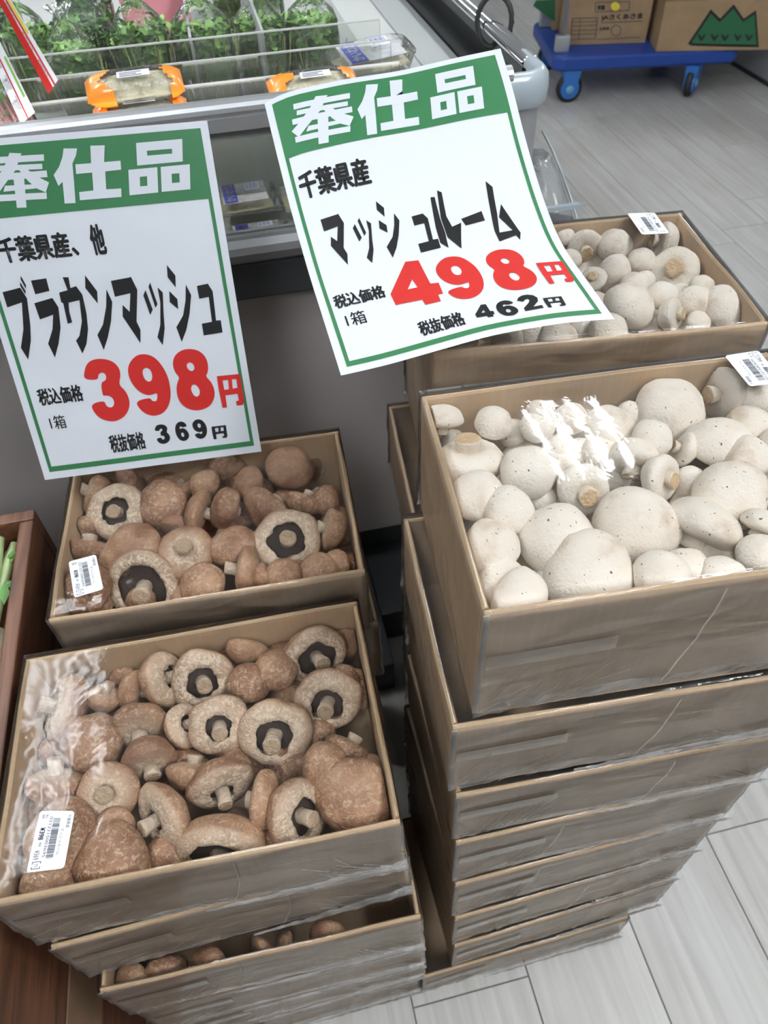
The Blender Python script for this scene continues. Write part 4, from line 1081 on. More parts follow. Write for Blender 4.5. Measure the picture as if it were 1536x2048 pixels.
cpart('price_rail', (XL, YF + .019, 1.068), (XR - .1, YF + .021, 1.086), 'inner', 0)

# cable loop on the side rail
lp = MB(); c0 = at_x(990, 92, XR - .011)
lp.tube([(0.0 + .002 * math.sin(a), .026 * math.cos(a), .034 * math.sin(a)) for a in [2 * PI * k / 20 for k in range(20)]], .0042, 8, closed=True)
o = lp.build('cable_loop', MAT['rubber'], smooth=True); o.location = (XR - .011, c0[1] + .01, 1.112)
o.rotation_euler = (0, 0, 1.1)
tag(o, 'black cable loop round the chrome side rail of the display case', 'cable')

# clear sleeve hanging on the case side
sl = empty('ticket_holder', (XR + .05, 1.0, .9)); tag(sl, 'clear plastic ticket holder on a grey wire, at the side of the display case', 'ticket holder')
MAT['clearp'] = film('holder_plastic', 0.10, 0.05, 2.0, 0.4, 40, tint=(.85, .87, .88), streak=.15)
m = MB(); P = [at_z(x, y, z) for x, y, z in ((1085, 262, .96), (1105, 300, .93), (1125, 350, .90), (1140, 392, .88), (1152, 430, .87), (1158, 470, .86))]
m.tube([p - np.array([XR + .05, 1.0, .9]) for p in P], .0022, 8); m.build('wire', MAT['greyplastic'], sl, smooth=True)
MB().box((-.09, -.004, .02), (.012, .004, .026)).build('bracket', MAT['greyplastic'], sl)
m = MB()
rowsP = [[(1060, 300, .93), (1085, 300, .93), (1102, 312, .93)], [(1060, 340, .92), (1095, 345, .92), (1120, 355, .91)], [(1055, 400, .88), (1105, 405, .885), (1138, 410, .875)], [(1060, 450, .85), (1110, 450, .86), (1150, 450, .86)]]
V = [tuple(at_z(*p) - np.array([XR + .05, 1.0, .9])) for rg in rowsP for p in rg]
m.add(V, [(r_ * 3 + k, r_ * 3 + k + 1, r_ * 3 + k + 4, r_ * 3 + k + 3) for r_ in range(3) for k in range(2)])
o = m.build('sleeve', MAT['clearp'], sl, smooth=True)
md = o.modifiers.new('s', 'SOLIDIFY'); md.thickness = .002

# ================================================================ GOODS IN THE CASE
MAT['leaf'] = plain('sprout_leaf', (0.24, 0.46, 0.11), 0.45, var=0.5, vscale=60)
MAT['leafdark'] = plain('dark_leaf', (0.12, 0.28, 0.08), 0.45, var=0.4, vscale=60)
MAT['stemg'] = plain('sprout_stem', (0.36, 0.42, 0.17), 0.5, var=0.3, vscale=30)
MAT['pinkroot'] = plain('pink_root', (0.62, 0.26, 0.24), 0.6, var=0.4, vscale=90)
MAT['orange'] = plain('orange_wrap', (0.85, 0.27, 0.02), 0.35, coat=.3)
MAT['pale'] = plain('pale_sprouts', (0.62, 0.58, 0.40), 0.5, var=0.25, vscale=70, bump=.5, bscale=120)
MAT['blue'] = plain('blue_label', (0.045, 0.06, 0.42), 0.4)
MAT['pink'] = plain('pink_label', (0.75, 0.30, 0.33), 0.4)
MAT['yellow'] = plain('yellow_label', (0.75, 0.62, 0.05), 0.4)
MAT['bag'] = film('crinkled_bag', 0.02, 0.07, 1.5, 1.0, 75, (1, 1, .6), streak=.08, milkcol=(.75, .8, .78))
def sprouts(t, rx, ry, h, seed, nst=70, nlf=230, leaf='leaf', stem='stemg', z0=0.0, lean=0.0):
    rs = random.Random(seed)
    m = MB()
    for _ in range(nst):
        a = rs.uniform(0, 2 * PI); q = math.sqrt(rs.uniform(0.3, 1)); x, y = q * rx * math.cos(a), q * ry * math.sin(a)
        dx, dy = rs.uniform(-.012, .012), rs.uniform(-.008, .008); hh = h * rs.uniform(.6, .9)
        m.tube([(x * .9, y * .9, z0), (x + dx, y + dy, z0 + hh * .5), (x + dx * 1.6 + lean * hh, y + dy * 1.5, z0 + hh)], rs.uniform(.0007, .0012), 4, caps=False)
    tag(m.build('stems', MAT[stem], t), kind='stuff')
    m = MB()
    for _ in range(nlf):
        a = rs.uniform(0, 2 * PI); q = math.sqrt(rs.uniform(0.1, 1)); x, y = q * rx * math.cos(a), q * ry * math.sin(a)
        z = z0 + h * (rs.uniform(.45, 1.0) if rs.random() < .85 else rs.uniform(.25, .6))
        s = rs.uniform(.005, .010); az = rs.uniform(0, 2 * PI); el = rs.uniform(-.7, .9)
        d = Vector((math.cos(az) * math.cos(el), math.sin(az) * math.cos(el), math.sin(el))); w = d.cross(Vector((rs.uniform(-.5, .5), rs.uniform(-.5, .5), 1))).normalized(); c = Vector((x, y, z)); nrm = d.cross(w)
        m.add([c - d * s, c - w * s * .55 + nrm * s * .1, c + w * s * .55 + nrm * s * .1, c + d * s * .9 - w * s * .45, c + d * s * .9 + w * s * .45, c + d * s * 1.25], [(0, 1, 3, 5), (0, 5, 4, 2)])
    tag(m.build('leaves', MAT[leaf], t), kind='stuff')
def bag_shell(t, rx, ry, h, neck, seed, mat='bag', name='bag'):
    rs = random.Random(seed); off = Vector((seed * 3.1, 0, 0))
    n = 40; prof = [(1.0, 0.0), (1.04, .15), (1.03, .35), (1.02, .55), (.98, .70), (.80, .82), (.45, .92), (.20, .97), (.16, 1.0), (.34, 1.05), (.55, 1.10)]
    V = []
    for r_, zz in prof:
        z = zz * (h + neck)
        for k in range(n):
            a = 2 * PI * k / n; c, s = math.cos(a), math.sin(a)
            c = math.copysign(abs(c) ** .75, c); s = math.copysign(abs(s) ** .75, s)
            cr = 1 + (.05 + .3 * max(0, zz - .6)) * noise.noise(Vector((math.cos(a) * 3, math.sin(a) * 3, zz * 4)) + off) + .12 * max(0, zz - .5) * math.sin(a * 9 + seed)
            V.append((rx * r_ * c * cr * 1.06, ry * r_ * s * cr * 1.06, z))
    Fs = [(i * n + k, i * n + (k + 1) % n, (i + 1) * n + (k + 1) % n, (i + 1) * n + k) for i in range(len(prof) - 1) for k in range(n)]
    link(name, mesh_from(name, V, Fs, [MAT[mat]], True), t)
SHELF = 1.008
def sprout_bag(px, wpx, toppx, y, label, seed, leaf='leaf'):
    b0 = at_y(px, 150, y); dep = (R.T @ (b0 - O))[2]
    rx = wpx * dep / F / 2 * .92
    zt = at_y(px, toppx, y)[2]
    t = empty('sprout_bag', (at_y(px, 170, y)[0], y, SHELF), random.Random(seed).uniform(-.2, .2)); tag(t, label, 'bag of greens', None)
    hh = max(.08, (zt - SHELF) * .80)
    sprouts(t, rx, .030, hh, seed, 90, 800, leaf)
    bag_shell(t, rx, .032, hh, hh * .3, seed)
sprout_bag(88, 84, 5, 1.42, 'clear bag of green sprouts behind the pink-rooted pack, at the left of the case', 1)
sprout_bag(195, 118, -10, 1.43, 'large clear bag of green sprouts, second row, left half of the case', 2, 'leafdark')
sprout_bag(165, 92, 40, 1.30, 'small clear bag of green sprouts behind the stacked orange packs, left side', 3)
sprout_bag(305, 108, -5, 1.34, 'clear bag of green sprouts directly behind the right end of the orange packs', 4)
sprout_bag(423, 118, -5, 1.32, 'clear bag of pea sprouts between the two white dividers of the case', 5)
sprout_bag(535, 96, -8, 1.37, 'clear bag of green sprouts just right of the right white divider', 6)
sprout_bag(634, 104, -10, 1.38, 'clear bag of green sprouts beside the inner ledge of the case', 7)
sprout_bag(215, 100, -60, 1.60, 'dark green bagged vegetable at the top edge, behind the other bags', 8, 'leafdark')
sprout_bag(40, 90, -30, 1.56, 'dark leafy bag in the far left corner of the case', 9, 'leafdark')
sprout_bag(520, 130, -50, 1.72, 'pale leafy bag behind the sprouts, in the middle of the case', 10)
t = empty('pink_bag', (at_y(322, 60, 1.62)[0], 1.62, SHELF)); tag(t, 'pink wrapped pack behind the bags of sprouts', 'pack')
m = MB(); m.box((-.06, -.03, 0), (.06, .03, .15)); m.build('wrapper', MAT['pink'], t, bevel=.012, smooth=True)

def pillow(t, name, lx, ly, lz, mats, seed, seg=(28, 16), z0=0.0, fn=None):
    """sealed pillow pack"""
    V = []; Fs = []; mi = []; nu, nv = seg
    for sgn in (1, -1):
        for j in range(nv + 1):
            for i in range(nu + 1):
                u, v = i / nu * 2 - 1, j / nv * 2 - 1
                e = max(0, (1 - abs(u) ** 4) * (1 - abs(v) ** 3)) ** .6
                cr = 1 + .12 * noise.noise(Vector((u * 3 + seed, v * 3, sgn * 2)))
                pin = 1 - .10 * abs(u) ** 3
                V.append((u * lx, v * ly * pin, z0 + lz / 2 + sgn * e * lz / 2 * cr))
    n0 = (nu + 1) * (nv + 1)
    for s_ in range(2):
        for j in range(nv):
            for i in range(nu):
                a = s_ * n0 + j * (nu + 1) + i; q = (a, a + 1, a + nu + 2, a + nu + 1)
                Fs.append(q if s_ == 0 else q[::-1])
                mi.append(fn((i + .5) / nu, (j + .5) / nv, s_) if fn else 0)
    return link(name, mesh_from(name, V, Fs, mats, True, mi), t)
def orange_pack(c, rz, label, grp, seed, tilt=.30):
    t = empty('orange_pack', c, rz); t.rotation_euler = (tilt, 0, rz); tag(t, label, 'vegetable pack', grp)
    pillow(t, 'sprouts', .052, .019, .026, [MAT['pale']], seed, z0=.004)
    fn = lambda u, v, s: 1 if (u < .22 + .06 * math.sin(v * 9 + seed) or u > .84 + .04 * math.sin(v * 8)) else 0
    pillow(t, 'wrapper', .060, .024, .036, [MAT['bag'], MAT['orange']], seed, fn=fn)
    V, Fs = [], []
    m = MB(); m.box((-.018, -.010, .0375), (.022, .001, .038)); pp_ = m.build('print_panel', MAT['sticker'], t)
    m = MB()
    for k in range(3): m.box((-.015, -.0085 + .003 * k, .038), (.012 - .006 * (k % 2), -.0073 + .003 * k, .0382))
    m.build('print', MAT['ink'], pp_)
c = at_y(268, 165, 1.075); orange_pack((c[0], 1.075, c[2] - .02), .06, 'orange and clear pack of sprouts lying on another, upper one', None, 1)
c2 = at_y(280, 215, 1.072); orange_pack((c2[0], 1.068, c2[2] - .022), .02, 'orange and clear pack of sprouts, lower one of the two, just behind the rail', None, 2, .2)
c = at_y(625, 165, 1.075); orange_pack((c[0], 1.075, c[2] - .02), .05, 'orange and clear pack of sprouts peeking out above the 498 yen poster', None, 3)
# supports the stacked packs stand on (trays inside the case)
def tray(cx, w, z1, label):
    t = empty('white_tray', (cx, 1.06, .915)); tag(t, label, 'tray')
    MB().box((-w / 2, -.022, 0), (w / 2, .028, z1 - .915)).build('body', MAT['inner'], t, bevel=.004)

MAT['labelfilm'] = film('label_film', 0.45, 0.1, 1.5, 0.6, 60, streak=.3, milkcol=(.8, .82, .85))
def kaiware(c, rot, label, lx=.052, ly=.036, lz=.032, grp=None):
    t = empty('sprout_tray', c); t.rotation_euler = rot; tag(t, label, 'sprout pack', grp)
    V = []; Fs = []; n = 32
    prof = [(.86, 0), (.90, .15), (.96, .5), (1.0, .85), (1.03, .88), (1.03, .93), (.96, .97), (.7, 1.0), (0.02, 1.02)]
    for r_, z in prof:
        for k in range(n):
            a = 2 * PI * k / n; c_, s_ = math.cos(a), math.sin(a)
            V.append((lx * r_ * math.copysign(abs(c_) ** .45, c_), ly * r_ * math.copysign(abs(s_) ** .45, s_), z * lz * (1 + .03 * noise.noise(Vector((c_ * 4, s_ * 4, z))))))
    Fs = [(i * n + k, i * n + (k + 1) % n, (i + 1) * n + (k + 1) % n, (i + 1) * n + k) for i in range(len(prof) - 1) for k in range(n)]
    link('tray', mesh_from('tray', V, Fs, [MAT['bag']], True), t)
    pillow(t, 'sprouts', lx * .85, ly * .8, lz * .6, [MAT['pale']], 3, (12, 8), z0=.003)
    # label: blue strip with the name, barcode
    zz = lz * 1.035
    V = [(-.62 * lx, -ly * .8, zz), (-.22 * lx, -ly * .8, zz), (-.22 * lx, ly * .8, zz), (-.62 * lx, ly * .8, zz)]
    m = MB(); m.box((-.70 * lx, -ly * .85, zz - .0012), (.72 * lx, ly * .85, zz - .0006)); m.build('clear_label', MAT['labelfilm'], t)
    lb = link('blue_label', mesh_from('blue_label', V + [(a, b_, c_ - .0004) for a, b_, c_ in V], [(0, 1, 2, 3), (7, 6, 5, 4), (0, 4, 5, 1), (1, 5, 6, 2), (2, 6, 7, 3), (3, 7, 4, 0)], [MAT['blue']], False), t)
    A, Ff = text_mesh('かいわれ', .03)
    VV = [(-.28 * lx - (1 - y) * .28 * lx * -1 * -1, -ly * .72 + x * ly * 1.44, zz + .0004) for x, y in A]
    VV = [(-.57 * lx + y * .30 * lx, -ly * .72 + x * ly * 1.44, zz + .0004) for x, y in A]
    link('lettering', mesh_from('lettering', VV, Ff, [MAT['white_print']], False), lb)
    m = MB(); m.box((.10 * lx, .1 * ly, zz - .0004), (.55 * lx, .75 * ly, zz)); wb = m.build('barcode_panel', MAT['sticker'], t)
    m = MB()
    for k in range(9): x = .14 * lx + k * .042 * lx; m.box((x, .2 * ly, zz), (x + (.012 if k % 3 else .024) * lx, .7 * ly, zz + .0003))
    m.build('barcode', MAT['blue'], wb)
def onz(px, py, z): p = at_z(px, py, z); return tuple(p)
kaiware(onz(742, 140, 1.052), (.12, -.05, .15), 'clear sprout pack with blue label lying on the inner ledge above the 498 poster', .066, .042, .030)
kaiware(onz(492, 418, .935), (.05, 0, .04), 'clear sprout pack with upright blue label, seen through the front glass', .047, .034, .026)
kaiware(onz(622, 415, .935), (.05, 0, .02), 'clear sprout pack seen through the glass at the edge of the 498 poster', .047, .034, .026)
kaiware(onz(515, 474, .916), (.0, 0, .04), 'clear sprout pack lying lowest in the case, against the front glass', .047, .020, .014)

# pink-rooted sprouts with the red and white label, far left
t = empty('radish_sprout_pack', (at_y(45, 200, 1.10)[0], 1.10, .95)); t.rotation_euler = (0, -.22, 0)
tag(t, 'clear pack of pink-rooted radish sprouts with slanted red and white label', 'vegetable pack')
rs = random.Random(77)
m = MB()
for _ in range(150):
    a = rs.uniform(0, 2 * PI); q = math.sqrt(rs.random()); x, y = q * .034 * math.cos(a), q * .022 * math.sin(a)
    m.tube([(x, y, .06), (x + rs.uniform(-.006, .006), y, .10), (x * 1.1 + rs.uniform(-.01, .01), y * 1.1, .175)], .0011, 4, caps=False)
tag(m.build('stems', MAT['pinkroot'], t), kind='stuff')
m = MB()
for _ in range(110):
    p = Vector((rs.uniform(-.03, .03), rs.uniform(-.02, .02), rs.uniform(.03, .085))); L = [p]
    for k in range(5): L.append(L[-1] + Vector((rs.uniform(-.008, .008), rs.uniform(-.006, .006), rs.uniform(-.006, .006))))
    m.tube(L, .0009, 4, caps=False)
tag(m.build('roots', MAT['pink'], t), kind='stuff')
m = MB()
for _ in range(160):
    c_ = Vector((rs.uniform(-.032, .032), rs.uniform(-.022, .022), rs.uniform(.15, .25))); s = rs.uniform(.006, .010); az = rs.uniform(0, 6.28)
    d = Vector((math.cos(az), math.sin(az), rs.uniform(-.5, .5))); w = d.cross(Vector((0, 0, 1))).normalized() * s; d = d * s
    m.add([c_ - d, c_ - w * .7, c_ + d, c_ + w * .7], [(0, 1, 2, 3)])
tag(m.build('leaves', MAT['leaf'], t), kind='stuff')
V = []; prof = [(.9, .03), (1.05, .06), (1.05, .15), (1.0, .25), (.5, .29)]
for r_, z in prof:
    for k in range(24):
        a = 2 * PI * k / 24; V.append((.038 * r_ * math.cos(a), .026 * r_ * math.sin(a), z))
link('bag', mesh_from('bag', V, [(i * 24 + k, i * 24 + (k + 1) % 24, (i + 1) * 24 + (k + 1) % 24, (i + 1) * 24 + k) for i in range(4) for k in range(24)], [MAT['bag']], True), t)
class LabelSheet(Sheet):
    def __init__(s, q): s.c = q
    def P(s, u, v): return (1 - u) * (1 - v) * s.c[0] + u * (1 - v) * s.c[1] + u * v * s.c[2] + (1 - u) * v * s.c[3]
def strip(px, y, nm):
    q = [at_y(x, yy, y) for x, yy in px]; S = LabelSheet(q); inv = (Matrix.Translation(t.location) @ t.rotation_euler.to_matrix().to_4x4()).inverted()
    P = [S.P(0, 0), S.P(1, 0), S.P(1, 1), S.P(0, 1)]; n_ = np.cross(P[1] - P[0], P[3] - P[0]); n_ /= np.linalg.norm(n_)
    if n_[1] > 0: n_ = -n_
    VV = P + [p - n_ * .0005 for p in P]
    o = link(nm, mesh_from(nm, VV, [(0, 1, 2, 3), (7, 6, 5, 4), (0, 4, 5, 1), (1, 5, 6, 2), (2, 6, 7, 3), (3, 7, 4, 0)], [MAT['sticker']], False), t)
    for v in o.data.vertices: v.co = inv @ v.co
    return S, o, inv
S1, lab, inv = strip([(-8, -6), (8, -22), (116, 160), (97, 188)], 1.066, 'label')
def onlab(kind, *a):
    o = rects(*a) if kind == 'r' else words(*a)
    for v in o.data.vertices: v.co = inv @ v.co
    return o
onlab('r', S1, [(0, 0, .48, 1)], MAT['red'], lab, 'red_band', .0003)
onlab('r', S1, [(.60, .0, .72, 1)], MAT['red'], lab, 'red_band', .0003)
onlab('r', S1, [(.76, .1, .93, .45)], MAT['yellow'], lab, 'yellow_patch', .0003)
S2, lab2, inv = strip([(-28, 95), (-2, 80), (70, 225), (42, 248)], 1.062, 'label')
onlab('r', S2, [(.46, 0, .54, 1)], MAT['red'], lab2, 'red_band', .0003)
onlab('r', S2, [(.78, .2, .92, .75)], MAT['leaf'], lab2, 'green_patch', .0003)
for k in range(3): onlab('w', S2, 'かいわれ大根', (.05, .1 + .28 * k, .42, .3 + .28 * k), MAT['ink'], lab2, 'print', 0, .0003)
for k in range(3): onlab('w', S1, '発芽野菜サラダ', (.50 + .035 * k * 0, .08 + .3 * k, .59, .3 + .3 * k), MAT['ink'], lab, 'print', 0, .0003)

# ================================================================ WOODEN CRATE WITH DAIKON
wood, nt, b = newmat('reddish_brown_wood')
tc = N(nt, 'ShaderNodeTexCoord'); mp = N(nt, 'ShaderNodeMapping'); mp.inputs['Scale'].default_value = (30, 2.5, 30); nt.links.new(tc.outputs['Object'], mp.inputs[0])
g1 = N(nt, 'ShaderNodeTexNoise', Scale=2.0, Detail=7.0, Distortion=1.0); nt.links.new(mp.outputs[0], g1.inputs['Vector'])
r1 = ramp(nt, [(0.3, (0.06, 0.022, 0.010)), (0.55, (0.14, 0.055, 0.026)), (0.8, (0.21, 0.10, 0.05))]); nt.links.new(g1.outputs['Fac'], r1.inputs[0])
nt.links.new(r1.outputs[0], b.inputs['Base Color']); b.inputs['Roughness'].default_value = .5
MAT['wood'] = wood
MAT['wood_light'] = plain('worn_wood', (0.20, 0.12, 0.065), .6, var=.4, vscale=12)
cr = empty('wooden_crate', (-.55, .30, 0)); tag(cr, 'reddish-brown wooden crate of daikon left of the brown mushroom cartons', 'crate')
def wpart(name, a, b_, mt='wood', bev=.002):
    return MB().box((a[0] + .55, a[1] - .30, a[2]), (b_[0] + .55, b_[1] - .30, b_[2])).build(name, MAT[mt], cr, bevel=bev)
XW = -.334; ZW = .735
wpart('plank', (XW - .018, -.35, .515), (XW, .735, ZW)); 
wpart('plank', (XW - .018, -.35, .40), (XW, .735, .512), 'wood_light'); wpart('plank', (XW - .018, -.35, .20), (XW, .735, .397)); wpart('plank', (XW - .018, -.35, .0), (XW, .735, .197), 'wood_light')
wpart('end_board', (-.80, .737, .0), (XW, .755, ZW)); wpart('end_board', (-.80, -.37, .0), (XW, -.352, ZW)); wpart('side_board', (-.80, -.35, 0), (-.782, .735, ZW)); wpart('bottom_board', (-.78, -.35, .53), (XW - .019, .735, .545))
MAT['daikon'] = plain('daikon_skin', (0.62, 0.60, 0.42), .45, var=.12, vscale=20)
MAT['stalk'] = plain('daikon_stalk', (0.42, 0.52, 0.26), .5, var=.3, vscale=40)
def daikon(x, y0, y1, z, seed, label):
    t = empty('daikon', (x, y0, z)); tag(t, label, 'vegetable'); rs = random.Random(seed); L = y1 - y0
    m = MB(); pr = [(.001, 0), (.008, .02), (.02, .12), (.032, .35), (.037, .7), (.035, .92), (.024, .985), (.012, 1.0)]
    m.lathe([(r_, zz * L) for r_, zz in pr], 20, axis='Y'); m.build('root', MAT['daikon'], t, smooth=True)
    for k in range(6):
        a = 2 * PI * k / 6; dx, dz = .019 * math.cos(a), .018 + .015 * math.sin(a); p = [(0, L - .002, 0), (dx * .4, L + .04, dz * .5), (dx, L + .09, dz), (dx * 1.4, L + .12, dz * 1.2)]
        m = MB(); m.tube(p, [.010, .0095, .008, .006], 8); m.build('stalk', MAT['stalk'], t, smooth=True)
    m = MB()
    for _ in range(22):
        c_ = Vector((rs.uniform(-.04, .04), L + rs.uniform(.04, .14), rs.uniform(.0, .045))); s = rs.uniform(.008, .015); az = rs.uniform(0, 6.28)
        d = Vector((math.cos(az), math.sin(az), rs.uniform(-.3, .6))); w = d.cross(Vector((0, 0, 1))).normalized() * s; d = d * s
        m.add([c_ - d, c_ - w * .6, c_ + d, c_ + w * .6], [(0, 1, 2, 3)])
    tag(m.build('leaves', MAT['leafdark'], t), kind='stuff')
daikon(-.391, .13, .60, .690, 1, 'pale daikon with leafy green stalks lying beside the right wall of the crate')
daikon(-.470, .13, .58, .675, 2, 'pale daikon lying second from the right wall of the wooden crate')

# ================================================================ PLATFORM DOLLY
MAT['bluep'] = plain('blue_plastic', (0.012, 0.055, 0.30), .42, spec=.5)
MAT['bluelight'] = plain('blue_caster', (0.03, 0.16, 0.50), .4)
MAT['hubblue'] = plain('pale_blue_hub', (0.16, 0.38, 0.60), .4)
MAT['box2'] = card_material('light_cardboard', (0.34, 0.235, 0.135))
MAT['logo_green'] = plain('mountain_green', (0.02, 0.13, 0.055), .6)
ZP = .215
A0 = at_z(1108, 118, ZP); DY = math.radians(-10.5)
dl = empty('platform_dolly', (A0[0], A0[1], 0), DY); tag(dl, 'blue plastic platform dolly on four casters, carrying cartons in the aisle', 'dolly')
DW, DD = .93, .62
m = MB(); V = []; n = 0
def rrect(w, d, r, z, seg=6):
    out = []
    for cx_, cy_, a0 in ((r, r, 180), (w - r, r, 270), (w - r, d - r, 0), (r, d - r, 90)):
        for k in range(seg + 1):
            a = math.radians(a0 + 90 * k / seg); out.append((cx_ + r * math.cos(a), cy_ + r * math.sin(a), z))
    return out
rg = [rrect(DW - .02, DD - .02, .05, ZP - .062), rrect(DW, DD, .06, ZP - .05), rrect(DW, DD, .06, ZP - .008), rrect(DW - .012, DD - .012, .056, ZP)]
rg[0] = [(x + .01, y + .01, z) for x, y, z in rg[0]]; rg[3] = [(x + .006, y + .006, z) for x, y, z in rg[3]]
k_ = len(rg[0]); V = [p for r_ in rg for p in r_]
m.add(V, [(i * k_ + j, i * k_ + (j + 1) % k_, (i + 1) * k_ + (j + 1) % k_, (i + 1) * k_ + j) for i in range(3) for j in range(k_)] + [tuple(range(k_))[::-1], tuple(range(3 * k_, 4 * k_))])
m.build('platform', MAT['bluep'], dl)
def caster(x, y, rz):
    cb = MB(); 
    cb.hexa([(-.032, -.028, .075), (.032, -.028, .075), (.032, .028, .075), (-.032, .028, .075), (-.045, -.033, ZP - .063), (.045, -.033, ZP - .063), (.045, .033, ZP - .063), (-.045, .033, ZP - .063)])
    cb.lathe([(.0, -.028), (.045, -.026), (.048, -.018), (.048, -.0165)], 24, c=(0, 0, .066), axis='Y'); cb.lathe([(.048, .0165), (.048, .018), (.045, .026), (.0, .028)], 24, c=(0, 0, .066), axis='Y')
    c_ = cb.build('caster', MAT['bluelight'], dl, bevel=0, smooth=False); c_.location = (x, y, 0); c_.rotation_euler = (0, 0, rz)
    w = MB().lathe([(.03, -.0155), (.058, -.0155), (.066, -.009), (.066, .009), (.058, .0155), (.03, .0155), (.03, -.0155)], 28, c=(0, 0, .066), axis='Y').build('wheel', MAT['rubber'], c_, smooth=True)
    MB().lathe([(.0, -.034), (.018, -.033), (.021, -.027), (.021, .027), (.018, .033), (.0, .034)], 20, c=(0, 0, .066), axis='Y').build('hub', MAT['hubblue'], c_, smooth=True)
caster(.105, .045, .05); caster(DW - .20, .045, .95); caster(.10, DD - .08, 0); caster(DW - .20, DD - .08, 0)
m = MB(); m.tube([(.055, .10, ZP + .03), (.055, .10, .95), (.055, .14, 1.0), (.055, DD - .14, 1.0), (.055, DD - .10, .95), (.055, DD - .10, ZP + .03)], .014, 12); m.build('handle', MAT['alu'], dl, smooth=True)
for yy in (.10, DD - .10): m = MB(); m.box((.02, yy - .02, ZP), (.09, yy + .02, ZP + .075)); m.build('handle_bracket', MAT['alu'], dl, bevel=.006)

def goods_box(fl, fr, depth, z0, h, label, mt='box2'):
    fl = np.array(fl); fr = np.array(fr); ex = (fr - fl); W2 = np.linalg.norm(ex[:2]); yaw = math.atan2(ex[1], ex[0])
    t = empty('cardboard_box', (fl[0], fl[1], z0), yaw); tag(t, label, 'cardboard box')
    MB().box((0, 0, 0), (W2, .004, h)).build('front_panel', MAT[mt], t, bevel=.0015); MB().box((0, depth - .004, 0), (W2, depth, h)).build('back_panel', MAT[mt], t, bevel=.0015)
    MB().box((0, .004, 0), (.004, depth - .004, h)).build('side_panel', MAT[mt], t); MB().box((W2 - .004, .004, 0), (W2, depth - .004, h)).build('side_panel', MAT[mt], t)
    MB().box((.004, .004, 0), (W2 - .004, depth - .004, .004)).build('bottom_panel', MAT[mt], t)
    MB().box((.001, .001, h), (W2 - .001, depth / 2 - .002, h + .004)).build('flap', MAT[mt], t); MB().box((.001, depth / 2 + .002, h), (W2 - .001, depth - .001, h + .004)).build('flap', MAT[mt], t)
    return t, yaw
class FaceSheet(Sheet):
    """print on the front face of a box, given by photo px"""
    def __init__(s, fl, yaw): s.o = np.array(fl); s.n = np.array([math.sin(yaw), -math.cos(yaw), 0])
    def hit(s, px, py): r = ray(px, py); k = (s.o - O).dot(s.n) / r.dot(s.n); return O + r * k
    def ink(s, polys, mat, parent, name, eps=.0012):
        m = MB()
        for g in polys:
            v, f = tess(g[0], g[1:]); m.add([tuple(s.hit(*p) + s.n * eps) for p in v], f)
        o = m.build(name, mat, parent); bpy.context.view_layer.update(); inv = parent.matrix_world.inverted()
        for q in o.data.vertices: q.co = inv @ q.co
        return o
    def text(s, txt, quad, mat, parent, name='lettering', bold=.02, eps=.0012):
        A, Fs = text_mesh(txt, bold); q = [np.array(p) for p in quad]
        V = []
        for u, v in A:
            p = (1 - u) * (1 - v) * q[0] + u * (1 - v) * q[1] + u * v * q[2] + (1 - u) * v * q[3]; V.append(tuple(s.hit(*p) + s.n * eps))
        o = link(name, mesh_from(name, V, Fs, [mat], False), parent); bpy.context.view_layer.update(); inv = parent.matrix_world.inverted()
        for q_ in o.data.vertices: q_.co = inv @ q_.co
G6 = lambda L: [(1080 + x * .29688, y * .29688) for x, y in L]
a = at_z(1128, 91, ZP); b2 = at_z(1290, 86, ZP)
jb, jy = goods_box(a, b2, .20, ZP + .001, .30, 'brown cardboard box printed with black lettering and a yellow dot, on the dolly')
FS = FaceSheet(a, jy)
FS.text('JAさくあさま', G6([(410, 100), (695, 86), (692, 132), (412, 142)]), MAT['ink'], jb, bold=.05)
def outline(q, w): 
    c = (sum(p[0] for p in q) / 4, sum(p[1] for p in q) / 4)
    return (q, [(p[0] + math.copysign(w, c[0] - p[0]), p[1] + math.copysign(w, c[1] - p[1])) for p in q])
def lines(L, w): return [([(a_[0], a_[1] - w), (b_[0], b_[1] - w), (b_[0], b_[1] + w), (a_[0], a_[1] + w)],) for a_, b_ in L]
K6 = lambda g: tuple(G6(l) for l in g)
ink = [outline([(372, 14), (606, 8), (602, 72), (370, 82)], 5), outline([(215, 122), (390, 118), (375, 262), (203, 270)], 5)]
ink += lines([((410, 152), (692, 142)), ((385, 265), (672, 250)), ((213, 148), (388, 143)), ((211, 175), (385, 170)), ((208, 205), (382, 200)), ((205, 232), (380, 228))], 2.2)
ink += [([(268, 122), (272, 122), (262, 268), (258, 268)],)]
ink += [([(512 + 36 * math.cos(k * PI / 8), 205 + 38 * math.sin(k * PI / 8)) for k in range(16)], [(512 + 31 * math.cos(k * PI / 8), 205 + 33 * math.sin(k * PI / 8)) for k in range(16)])]
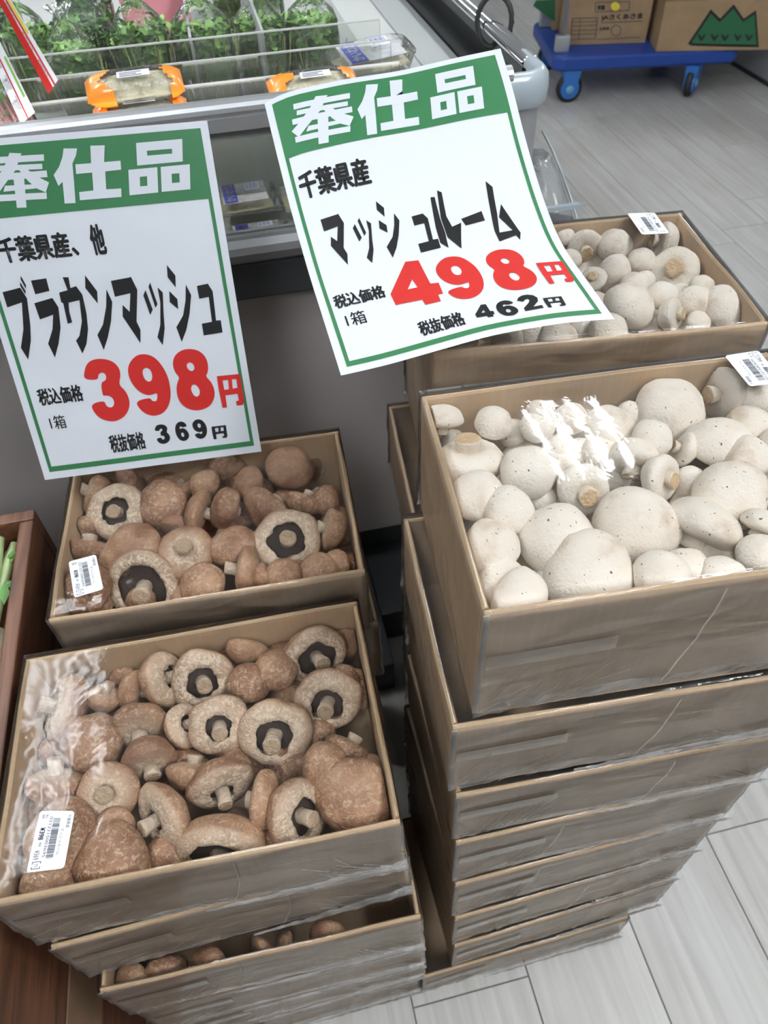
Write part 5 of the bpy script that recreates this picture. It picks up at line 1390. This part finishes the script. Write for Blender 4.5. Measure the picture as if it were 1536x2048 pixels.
FS.ink([K6(g) for g in ink], MAT['ink'], jb, 'printed_lines')
FS.text('容量', G6([(385, 34), (440, 32), (438, 66), (384, 68)]), MAT['ink'], jb, bold=.05)
FS.text('出荷者', G6([(402, 182), (468, 178), (466, 202), (400, 206)]), MAT['ink'], jb, bold=.03)
FS.text('長野県', G6([(560, 182), (660, 178), (658, 212), (560, 216)]), MAT['ink'], jb, bold=.0) if False else None
FS.ink([K6(([(507 + 30 * math.cos(k * PI / 10), 42 + 30 * math.sin(k * PI / 10)) for k in range(20)],))], MAT['yellow'], jb, 'yellow_dot', .002)
a = at_z(1311, 104, ZP); b2 = at_z(1560, 99, ZP)
mb_, my = goods_box(a, b2, .32, ZP + .001, .205, 'wide brown cardboard box with a green mountain drawing, at the right of the dolly')
FS = FaceSheet(a, my)
mt_ = [(995, 295), (1150, 62), (1213, 125), (1305, 28), (1372, 125), (1455, 68), (1474, 318), (1020, 308)]
mi_ = [(1022, 283), (1150, 90), (1210, 148), (1302, 58), (1368, 148), (1445, 95), (1458, 300), (1030, 292)]
FS.ink([K6((mt_,))], MAT['black'], mb_, 'mountain_outline'); FS.ink([K6((mi_,))], MAT['logo_green'], mb_, 'mountain', .002)
FS.ink([K6(([(x - 24, 232), (x - 12, 228), (x + 2, 252), (x + 22, 230), (x + 30, 236), (x + 4, 274), (x - 6, 274)],)) for x in (1085, 1172, 1243, 1330, 1405)], MAT['black'], mb_, 'tree_marks', .0028)
a3 = at_z(1311, 104, ZP); t3, _ = goods_box((a[0] + .0, a[1] + .02), (b2[0], b2[1] + .02), .30, ZP + .212, .22, 'brown box stacked on the box with the mountain drawing')
bpy.context.view_layer.update()
a = np.array(dl.matrix_world @ Vector((.078, .44, ZP))); b2 = np.array(dl.matrix_world @ Vector((.40, .44, ZP)))
gb, gy = goods_box(a, b2, .22, ZP + .001, .30, 'cardboard box with a green print, behind the dolly handle')
FaceSheet(a, gy).ink([([(1072, 0), (1110, 0), (1110, 44), (1066, 12)],)], MAT['logo_green'], gb, 'green_print')
